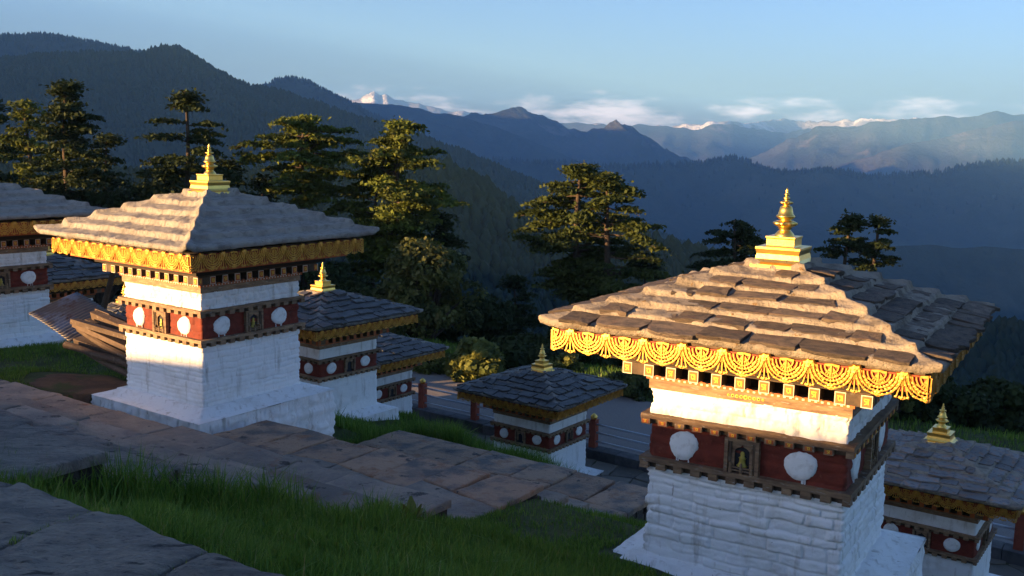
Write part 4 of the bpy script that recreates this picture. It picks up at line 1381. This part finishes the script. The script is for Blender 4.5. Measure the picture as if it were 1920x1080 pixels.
tree_px('flat topped conifer rising behind the gold spire of the brown roofed chorten', 1383, 402, 64, 72, 15, leaf='needles_dark', crown0=.5, flat=.6, npad=120, trunks=2, lpp=80, padr=.85)
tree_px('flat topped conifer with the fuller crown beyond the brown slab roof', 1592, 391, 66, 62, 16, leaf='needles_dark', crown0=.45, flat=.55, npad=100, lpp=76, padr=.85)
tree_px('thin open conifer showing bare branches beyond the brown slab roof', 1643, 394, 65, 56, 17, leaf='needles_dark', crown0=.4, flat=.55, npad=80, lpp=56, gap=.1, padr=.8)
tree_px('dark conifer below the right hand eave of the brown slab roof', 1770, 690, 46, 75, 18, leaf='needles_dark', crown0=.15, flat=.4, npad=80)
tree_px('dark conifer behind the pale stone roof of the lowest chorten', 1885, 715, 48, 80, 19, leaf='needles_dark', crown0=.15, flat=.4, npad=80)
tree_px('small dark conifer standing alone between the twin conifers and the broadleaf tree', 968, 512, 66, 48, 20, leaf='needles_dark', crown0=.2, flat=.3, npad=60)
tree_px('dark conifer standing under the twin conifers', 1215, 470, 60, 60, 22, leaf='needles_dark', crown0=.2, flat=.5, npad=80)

b = base_at(797, 49, .2)
bushy('broad yellowing broadleaf tree above the gravel road', b, at(797, 462, 49).z - b.z, 2.5, 30, 'broadleaf', 15000, .17, name='broadleaf_tree', cat='tree', trunk=.12, clumps=60)
SH = [(896, 645, 41.0, 58, 'bush_leaf', 'sunlit yellow leaved shrub on the road verge behind the black roofed chorten'),
      (812, 664, 42.0, 42, 'bush_leaf', 'low sunlit shrub on the verge beside the mossy slate roof'),
      (1066, 668, 42.0, 34, 'bush_leaf', 'bright green young bush behind the spire of the black roofed chorten'),
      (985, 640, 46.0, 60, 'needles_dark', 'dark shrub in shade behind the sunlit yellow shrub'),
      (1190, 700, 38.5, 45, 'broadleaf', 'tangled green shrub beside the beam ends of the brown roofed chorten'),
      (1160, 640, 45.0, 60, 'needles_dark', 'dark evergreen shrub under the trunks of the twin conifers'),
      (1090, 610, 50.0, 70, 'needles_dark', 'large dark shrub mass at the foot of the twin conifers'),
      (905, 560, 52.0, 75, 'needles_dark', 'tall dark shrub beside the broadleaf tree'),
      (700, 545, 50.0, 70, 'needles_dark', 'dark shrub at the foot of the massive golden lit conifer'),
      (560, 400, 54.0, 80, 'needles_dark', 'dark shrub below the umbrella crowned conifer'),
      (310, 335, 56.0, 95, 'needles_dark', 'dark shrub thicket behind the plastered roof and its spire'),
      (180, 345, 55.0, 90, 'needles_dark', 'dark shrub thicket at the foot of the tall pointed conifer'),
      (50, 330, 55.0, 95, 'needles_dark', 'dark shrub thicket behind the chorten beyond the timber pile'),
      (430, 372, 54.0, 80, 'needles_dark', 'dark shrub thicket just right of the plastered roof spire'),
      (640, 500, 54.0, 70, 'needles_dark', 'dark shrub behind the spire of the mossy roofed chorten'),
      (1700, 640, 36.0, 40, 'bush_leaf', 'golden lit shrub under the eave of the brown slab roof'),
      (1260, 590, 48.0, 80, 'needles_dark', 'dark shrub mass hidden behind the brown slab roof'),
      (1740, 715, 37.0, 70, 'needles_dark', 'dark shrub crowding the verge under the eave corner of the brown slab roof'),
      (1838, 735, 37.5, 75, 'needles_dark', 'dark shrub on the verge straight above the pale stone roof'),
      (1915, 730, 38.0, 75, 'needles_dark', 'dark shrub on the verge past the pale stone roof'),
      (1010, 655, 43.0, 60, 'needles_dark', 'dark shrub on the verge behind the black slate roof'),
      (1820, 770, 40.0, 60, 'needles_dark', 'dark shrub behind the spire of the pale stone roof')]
for i, (px, ty, dist, hw, lf, lab) in enumerate(SH):
    b = base_at(px, dist, .15)
    h = max(.8, at(px, ty, dist).z - b.z)
    big = hw > 55
    bushy(lab, b, h, hw / FPX * dist, 60 + i, lf, 6000 if big else 3000, .18 if big else .12, group='shrubs beyond the gravel road', trunk=.02, clumps=34)


# ------------------------------------------------------------------ mountains
def ridge(name, pts, dist, width, drop, m, seed, jag=0.0, jfreq=.02, face=None, ext=(600, 600), nx=260, nt=46, spur=.25, spurf=None, back=.6, extz=(0, 0)):
    """a mountain ridge: crest through the given directions at a distance, slopes falling to both sides with spurs"""
    px = np.linspace(pts[0][0] - ext[0], pts[-1][0] + ext[1], nx)
    xs, ys = np.array([p[0] for p in pts], float), np.array([p[1] for p in pts], float)
    py = np.interp(px, xs, ys)
    py = py + np.where(px < xs[0], (px - xs[0]) * extz[0], 0) + np.where(px > xs[-1], (px - xs[-1]) * extz[1], 0)
    py = py + jag * (fbm(px * jfreq, seed, 0, seed, 5, .6) - .5) * 2
    C = np.array([at(a, b, dist * (1 + .10 * (float(vn(a * .006, seed, 0, seed)) - .5))) for a, b in zip(px, py)])
    if face is None:
        d = -C[:, :2] / np.linalg.norm(C[:, :2], axis=1, keepdims=True)
    else:
        f = np.array(face, float)
        d = np.repeat((f / np.linalg.norm(f))[None], len(C), 0)
    T = np.concatenate([-np.linspace(back, .03, 8), np.linspace(0, 1, nt) ** 1.25])[:, None]
    X = C[None, :, 0] + d[None, :, 0] * width * T
    Y = C[None, :, 1] + d[None, :, 1] * width * T
    sf = spurf or 3.2 / width
    wx, wy = X + (fbm(X * sf, Y * sf, 0, seed + 3, 3) - .5) * width * .5, Y + (fbm(X * sf, Y * sf, 7, seed + 4, 3) - .5) * width * .3
    rid = 1 - np.abs(2 * fbm(wx * sf * 1.3, wy * sf * 1.3, 0, seed + 5, 5) - 1)
    A = np.abs(T)
    Z = C[None, :, 2] - drop * A ** .92 + drop * spur * (rid - .6) * np.clip(A * 5, 0, 1) * np.clip(1.4 - A, 0, 1)
    return link(name, grid_mesh(name, X, Y, Z), m, kind='structure'), (X, Y, Z)


def forest(name, label, XYZ, n, h, seed, tmin=8, tmax=None, m='forest_leaf', tiers=2, crest=0, sides=5, xr=None, wid=.26):
    """trees scattered over a slope, as one mass"""
    X, Y, Z = XYZ
    rg = np.random.default_rng(seed)
    tmax = tmax or X.shape[0] - 1.001
    c0, c1 = xr or (0, X.shape[1] - 1.001)
    i = rg.uniform(tmin, tmax, n)
    if crest:
        k = int(n * crest)
        i[:k] = 8 + rg.uniform(-.8, 1.6, k)
    j = rg.uniform(c0, c1, n)
    a, b = np.floor(i).astype(int), np.floor(j).astype(int)
    fa, fb = i - a, j - b

    def bil(G):
        return G[a, b] * (1 - fa) * (1 - fb) + G[a + 1, b] * fa * (1 - fb) + G[a, b + 1] * (1 - fa) * fb + G[a + 1, b + 1] * fa * fb
    P = np.stack([bil(X), bil(Y), bil(Z)], 1)
    H = h * rg.uniform(.55, 1.35, n) * (.6 + .8 * vn(P[:, 0] / (h * 9), P[:, 1] / (h * 9), 0, seed))
    ph = rg.uniform(0, 6.28, n)
    Vs, Fs = [], []
    off = 0
    prof = [(.6, .02), (1.0, .35), (.7, .72), (.0, 1.0)] if tiers == 2 else [(.8, .05), (.85, .5), (.0, 1.0)]
    rings = []
    for (rr, zz) in prof:
        ks = np.arange(sides) * 2 * np.pi / sides
        ang = ph[:, None] + ks[None]
        rad = (H * wid * rr)[:, None] * rg.uniform(.7, 1.3, (n, sides))
        rings.append(np.stack([P[:, :1] + rad * np.cos(ang), P[:, 1:2] + rad * np.sin(ang), (P[:, 2] + H * zz)[:, None] + (H * .06)[:, None] * rg.normal(size=(n, sides)) * (rr > 0)], -1))
    V = np.stack(rings, 1)                      # n, rings, sides, 3
    nr = len(prof)
    idx = np.arange(n * nr * sides).reshape(n, nr, sides)
    F = []
    for q in range(nr - 1):
        F.append(np.stack([idx[:, q], np.roll(idx[:, q], -1, 1), np.roll(idx[:, q + 1], -1, 1), idx[:, q + 1]], -1).reshape(-1, 4))
    o = link(name, mesh_np(name, V.reshape(-1, 3), np.concatenate(F)), m, kind='stuff', label=label, category='forest')
    return o


# nearest wooded spur below the road
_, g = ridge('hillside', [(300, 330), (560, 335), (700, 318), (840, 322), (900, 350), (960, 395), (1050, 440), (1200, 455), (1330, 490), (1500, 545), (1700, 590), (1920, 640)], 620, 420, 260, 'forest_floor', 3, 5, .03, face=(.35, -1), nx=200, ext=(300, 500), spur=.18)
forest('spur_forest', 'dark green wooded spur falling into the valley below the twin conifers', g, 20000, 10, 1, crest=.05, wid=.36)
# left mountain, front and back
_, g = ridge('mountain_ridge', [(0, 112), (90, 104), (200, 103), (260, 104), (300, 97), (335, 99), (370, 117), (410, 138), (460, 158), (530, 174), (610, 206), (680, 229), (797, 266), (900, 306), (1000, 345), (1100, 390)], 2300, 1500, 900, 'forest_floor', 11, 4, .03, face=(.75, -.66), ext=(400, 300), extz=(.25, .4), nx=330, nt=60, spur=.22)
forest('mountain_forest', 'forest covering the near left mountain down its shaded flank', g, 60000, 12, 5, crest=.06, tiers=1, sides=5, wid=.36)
_, g = ridge('mountain_ridge', [(-50, 74), (0, 73), (75, 67), (130, 74), (180, 82), (240, 97), (290, 112), (400, 160)], 3600, 1500, 900, 'forest_floor', 12, 3, .04, face=(.75, -.66), ext=(300, 200), extz=(.2, .3), nx=150)
forest('skyline_forest', 'trees along the skyline of the rear left mountain', g, 5000, 19, 6, crest=.5, tiers=1, sides=4, tmax=25)
_, g = ridge('mountain_ridge', [(430, 200), (490, 163), (520, 150), (545, 147), (575, 152), (620, 177), (690, 217), (760, 250), (850, 300)], 4600, 1900, 1000, 'far_forest', 13, 2, .04, face=(.75, -.66), ext=(200, 300), extz=(0, .4), nx=160)
forest('skyline_forest', 'trees along the skyline of the round blue hill', g, 2500, 20, 7, crest=.8, tiers=1, sides=4, tmax=20)
# blue ridges in the valley
ridge('mountain_ridge', [(1150, 462), (1230, 455), (1400, 472), (1600, 464), (1750, 461), (1920, 468)], 2600, 1300, 800, 'far_forest', 14, 4, .02, ext=(500, 600), face=(-.2, -1))
_, g = ridge('mountain_ridge', [(640, 300), (800, 296), (930, 300), (1050, 306), (1180, 312), (1310, 305), (1345, 299), (1370, 295), (1400, 302), (1430, 314), (1470, 320), (1500, 320), (1555, 317), (1600, 327), (1625, 333), (1680, 327), (1760, 327), (1800, 314), (1850, 307), (1900, 304), (1960, 292)], 5200, 2600, 1300, 'far_forest', 15, 3, .03, ext=(500, 700), extz=(-.1, -.1), nx=300, face=(-.15, -1))
forest('skyline_forest', 'trees along the skyline of the long blue ridge across the valley', g, 3500, 20, 8, crest=.85, tiers=1, sides=4, tmax=20)
ridge('mountain_ridge', [(600, 200), (651, 192), (703, 194), (750, 197), (790, 203), (815, 213), (844, 212), (900, 228), (990, 262), (1080, 300), (1160, 330)], 6600, 2800, 1300, 'far_forest', 16, 3, .03, ext=(300, 300), extz=(0, .3), face=(.6, -.8))
ridge('mountain_ridge', [(820, 232), (880, 217), (910, 211), (940, 206), (962, 204), (975, 203), (990, 209), (1005, 210), (1015, 214), (1035, 225), (1060, 237), (1100, 245), (1130, 237), (1145, 229), (1155, 226), (1165, 232), (1180, 231), (1195, 243), (1240, 277), (1310, 306), (1400, 340)], 7600, 3200, 1500, 'rock_mountain', 17, 8, .045, ext=(300, 300), extz=(0, .3), nx=300, face=(.35, -.93))
ridge('mountain_ridge', [(1330, 345), (1405, 297), (1475, 262), (1530, 239), (1585, 237), (1660, 229), (1735, 223), (1810, 217), (1875, 212), (1930, 217)], 11500, 4200, 2000, 'rock_mountain', 18, 8, .03, ext=(300, 700), extz=(-.3, 0), nx=260)
ridge('mountain_ridge', [(1480, 330), (1600, 300), (1700, 272), (1800, 250), (1900, 226), (1960, 222)], 9800, 3600, 1600, 'rock_mountain', 22, 6, .03, ext=(200, 700), extz=(-.3, 0), nx=200)
ridge('mountain_ridge', [(950, 240), (1060, 230), (1150, 234), (1230, 238), (1300, 242), (1350, 234), (1400, 240), (1470, 247), (1560, 240)], 13500, 4500, 2200, 'rock_mountain', 19, 8, .04, ext=(600, 700))
ridge('snow_ridge', [(600, 178), (640, 184), (665, 187), (682, 180), (700, 172), (712, 180), (725, 178), (740, 189), (760, 191), (790, 194), (820, 202), (845, 210), (885, 212), (940, 222), (1100, 232), (1250, 236), (1365, 226), (1390, 230), (1485, 221), (1510, 228), (1640, 222), (1800, 222)], 15000, 4500, 2200, 'snow_mountain', 20, 6, .06, ext=(300, 500), extz=(0, 0), nx=400)

# unseen ridge added on the sunward side to keep the mountains in shade
cw = np.array([(-3500, 150, 60), (-3300, 700, 380), (-3000, 1500, 520), (-2800, 2400, 590), (-2900, 3500, 620), (-3600, 5200, 640), (-5200, 8000, 640)], float)
tt = np.linspace(0, 1, 90)
cx_, cy_, cz_ = (np.interp(tt, np.linspace(0, 1, len(cw)), cw[:, q]) for q in range(3))
T = np.linspace(-1, 1, 41)[:, None]
SX, SY = cx_[None] + 1500 * T * .9, cy_[None] + 1500 * T * -.2 * 0
SZ = cz_[None] - 1100 * np.abs(T) ** .9 + (fbm(SX / 500, SY / 500, 0, 77, 4) - .5) * 260 * np.clip(np.abs(T) * 4, 0.15, 1)
link('mountain_ridge', grid_mesh('mountain_ridge', SX, SY, SZ), 'far_forest', kind='structure')

cw = np.array([(-520, 60, -30), (-650, 250, 60), (-800, 500, 115), (-1100, 900, 210), (-1600, 1400, 360), (-2300, 1700, 480)], float)  # unseen nearer hill added to keep the wooded spur in shade
cx_, cy_, cz_ = (np.interp(tt, np.linspace(0, 1, len(cw)), cw[:, q]) for q in range(3))
SX, SY = cx_[None] + 420 * T * .8, cy_[None] - 420 * T * .3
SZ = cz_[None] - 420 * np.abs(T) ** .9 + (fbm(SX / 150, SY / 150, 0, 78, 4) - .5) * 60 * np.clip(np.abs(T) * 4, 0.2, 1)
link('hillside', grid_mesh('hillside', SX, SY, SZ), 'forest_floor', kind='structure')

# valley air
mb = MB()
mb.box(-15000, 17000, -9000, 18600, -3100, 730, 'gold')
hz = mb.mesh('haze')
hz.materials.clear()
hm = bpy.data.materials.new('haze')
hm.use_nodes = True
t = hm.node_tree
t.nodes.remove(t.nodes['Principled BSDF'])
pv_ = t.nodes.new('ShaderNodeVolumePrincipled')
pv_.inputs['Color'].default_value = (0.27, 0.58, 1.0, 1)
pv_.inputs['Density'].default_value = 8.0e-5
pv_.inputs['Anisotropy'].default_value = 0.15
t.links.new(pv_.outputs[0], t.nodes['Material Output'].inputs['Volume'])
hz.materials.append(hm)
link('haze', hz, None, kind='stuff', label='pale blue evening haze filling the valley air', category='haze')


# ------------------------------------------------------------------ grass
TINT = []


def grass_mesh(V, F):
    me = mesh_np('grass', V, F)
    at_ = me.attributes.new('tint', 'FLOAT', 'POINT')
    at_.data.foreach_set('value', TINT[-1].astype(np.float32))
    return me


def blades(n, pick, hmin, hmax, wmin, wmax, seed, tall=None, nofill=None):
    rg = np.random.default_rng(seed)
    u, v = pick(rg, n)
    dens = fbm(u * 1.6, v * 1.6, 0, 31, 3)
    keep = rg.uniform(0, 1, len(u)) < np.clip((dens - .25) * 3.2, .15, 1)
    u, v = u[keep], v[keep]
    k = len(u)
    z = ground_z(u, v) - .015
    H = rg.uniform(hmin, hmax, k) * (.45 + 1.1 * fbm(u * 1.1, v * 1.1, 2, 41, 2))
    if seed == 3:
        H = H * np.interp(v, [3, 6.5, 8.5, 9.5], [1, .9, .45, .4])
    W = rg.uniform(wmin, wmax, k)
    a = rg.uniform(0, 2 * np.pi, k)
    la = rg.uniform(0, 2 * np.pi, k)
    ln = H * np.abs(rg.normal(0, .42, k))
    bx, by = u * UX + v * VX, u * UY + v * VY
    dx, dy = np.cos(a) * W / 2, np.sin(a) * W / 2
    lx, ly = np.cos(la) * ln, np.sin(la) * ln
    V = np.stack([np.stack([bx - dx, by - dy, z], 1), np.stack([bx + dx, by + dy, z], 1),
                  np.stack([bx + lx * .3 - dx * .8, by + ly * .3 - dy * .8, z + H * .55], 1), np.stack([bx + lx * .3 + dx * .8, by + ly * .3 + dy * .8, z + H * .55], 1),
                  np.stack([bx + lx, by + ly, z + H * (1 - .25 * (ln / H) ** 2)], 1)], 1).reshape(-1, 3)
    b = np.arange(k)[:, None] * 5
    TINT.append(np.repeat(np.clip(.25 + .35 * fbm(u * 2.2, v * 2.2, 4, 51, 3) + rg.normal(0, .17, k) + (rg.uniform(0, 1, k) < .035) * .4, 0, 1), 5))
    return V, [b + np.array([[0, 1, 3, 2]]), b + np.array([[2, 3, 4]])]


def in_rect(u0, u1, v0, v1, near=0.0):
    def f(rg, n):
        u = rg.uniform(u0, u1, n)
        t_ = rg.uniform(0, 1, n)
        v = v0 + (v1 - v0) * t_ ** (1 + near)
        return u, v
    return f


def clear_of(u, v, pad=0.0):
    ok = np.ones(len(u), bool)
    for c in (R_CH, L_CH, LL_CH, M1_CH, C_CH, RR_CH, M2_CH):
        p = c.location
        du, dv = u - (p.x * UX + p.y * UY), v - (p.x * VX + p.y * VY)
        ok &= (np.maximum(np.abs(du), np.abs(dv)) > 1.42 + pad)
    return ok


def region(u0, u1, v0, v1, near=0.0, test=None):
    base = in_rect(u0, u1, v0, v1, near)

    def f(rg, n):
        u, v = base(rg, n)
        k = clear_of(u, v)
        if test is not None:
            k &= test(u, v)
        return u[k], v[k]
    return f


link('grass', grass_mesh(*blades(150000, region(-6.75, 1.0, 3.1, 9.5, .6, lambda u, v: (u < -1.2 + v * .25) & ~((u < -2.2) & (v < 3.27))), .10, .27, .007, .015, 3)), 'grass_blade', kind='stuff', label='lush green grass on the bank between the landing slabs and the stairs', category='grass')
link('grass', grass_mesh(*blades(26000, region(-6.9, -1.6, 9.3, 17, .3), .04, .11, .007, .012, 4)), 'grass_blade', kind='stuff', label='shorter grass sloping past the brown roofed chorten and the stair end', category='grass')
link('grass', grass_mesh(*blades(45000, region(-21, -14.9, 8.9, 13.5, .2, lambda u, v: np.hypot((u + 15.9) / 1.3, (v - 10.1) / .8) > .9), .03, .10, .008, .014, 5)), 'grass_blade', kind='stuff', label='thin grass round the bare soil beside the timber pile', category='grass')
link('grass', grass_mesh(*blades(120000, region(-20, -6.9, 12.2, 18.5, .2, lambda u, v: ~((u > np.where(v < 12.4, -12.05, -12.75)) & (v < 15.45))), .08, .26, .012, .022, 6)), 'grass_blade', kind='stuff', label='grass slope dropping from the stair foot towards the black roofed chorten', category='grass')
link('grass', grass_mesh(*blades(16000, region(-5.5, 3, 15, 22.8, .2), .06, .2, .012, .02, 7)), 'grass_blade', kind='stuff', label='grass above the pale stone roofed chorten', category='grass')
link('grass', grass_mesh(*blades(22000, region(-34, 6, 34.3, 38.5, .4), .08, .3, .02, .04, 8)), 'grass_blade', kind='stuff', label='sunlit grass verge on the far side of the gravel road', category='grass')


# taller tufts hugging the slabs
def tufts(cs, n, rad, seed):
    def f(rg, m):
        k = rg.integers(0, len(cs), m)
        c = np.array(cs)[k]
        return c[:, 0] + rg.normal(0, rad, m), c[:, 1] + rg.normal(0, rad, m)
    return f


TU = [(-7.6 + i * .18, 3.62 + .12 * math.sin(i * 2.1)) for i in range(7)] + [(-6.62, 3.85), (-6.55, 4.5), (-6.5, 5.2), (-6.45, 5.95), (-5.9, 6.7), (-6.4, 7.4)]
V, F = blades(9000, tufts(TU, 9000, .16, 1), .2, .42, .008, .014, 12)
link('grass_tuft', grass_mesh(V, F), 'grass_blade', kind='stuff', label='tall grass tufts hugging the ends of the upper steps', category='grass')
V, F = blades(2500, tufts([(-12.4 + i * .28, 9.35 + .1 * math.sin(i)) for i in range(8)] + [(-11.8, 10.6), (-11.8, 12.0)], 2500, .1, 2), .08, .24, .006, .010, 13)
link('grass_tuft', grass_mesh(V, F), 'grass_blade', kind='stuff', label='wispy grass at the foot of the plastered chorten plinth', category='grass')

V, F = blades(16000, tufts([(-13.2 + i * .2, 15.8 + .2 * math.sin(i * 1.7)) for i in range(23)] + [(-12.85, 13 + .3 * i) for i in range(8)], 9000, .15, 3), .22, .52, .012, .022, 14)
link('grass_tuft', grass_mesh(V, F), 'grass_blade', kind='stuff', label='ragged grass fringe growing over the lowest stair landing edge', category='grass')


def joint_moss(rg, m):
    k = rg.integers(0, len(JOINTS), m)
    j = np.array(JOINTS)[k]
    t_ = rg.uniform(0, 1, m) ** .6
    keep = fbm(j * 9, t_ * 5, 0, 88, 2) > .5
    return (j + .08 * (1 - t_) + rg.normal(0, .012, m))[keep], (1.2 + t_ * 2.05)[keep]


_gz = ground_z
ground_z = lambda u, v: np.full_like(u, -2.125)
V, F = blades(5000, joint_moss, .02, .07, .004, .008, 15)
ground_z = _gz
TINT[-1] = np.clip(TINT[-1] + .3, 0, 1)
link('joint_weeds', grass_mesh(V, F), 'grass_blade', kind='stuff', label='short dry weeds growing in the joints of the landing slabs', category='weeds')

# broad leaved dock plant in the grass by the stair end
pb = uv(-6.25, 7.55, gz(-6.25, 7.55))
dock = thing('dock_plant', 'broad leaved yellowing dock plant in the grass beside the stair end', 'plant', pb)
rr_ = random.Random(4)
for i in range(8):
    a = i * .8 + rr_.uniform(-.2, .2)
    L = rr_.uniform(.18, .32)
    el_ = rr_.uniform(.5, 1.2)
    mb = MB()
    d = Vector((math.cos(a), math.sin(a), 0))
    sd_ = Vector((-d.y, d.x, 0))
    pts = [(d * L * math.cos(el_) * q + Vector((0, 0, L * math.sin(el_) * q - .1 * L * q * q + .06)), .05 * math.sin(math.pi * min(.97, q + .04)) + .004) for q in (0, .2, .4, .6, .8, 1)]
    vs = [p + sd_ * w_ for p, w_ in pts] + [p - Vector((0, 0, .012)) for p, w_ in pts] + [p - sd_ * w_ for p, w_ in pts]
    n_ = len(pts)
    mb.add(vs, [(k, k + 1, n_ + k + 1, n_ + k) for k in range(n_ - 1)] + [(n_ + k, n_ + k + 1, 2 * n_ + k + 1, 2 * n_ + k) for k in range(n_ - 1)], 'bush_leaf')
    mb.build('leaf', dock, smooth=True)

link('grass', grass_mesh(*blades(60000, region(-19, -5, 17.5, 23.0, .2), .06, .20, .014, .026, 16)), 'grass_blade', kind='stuff', label='rough grass on the bank just above the paved path', category='grass')
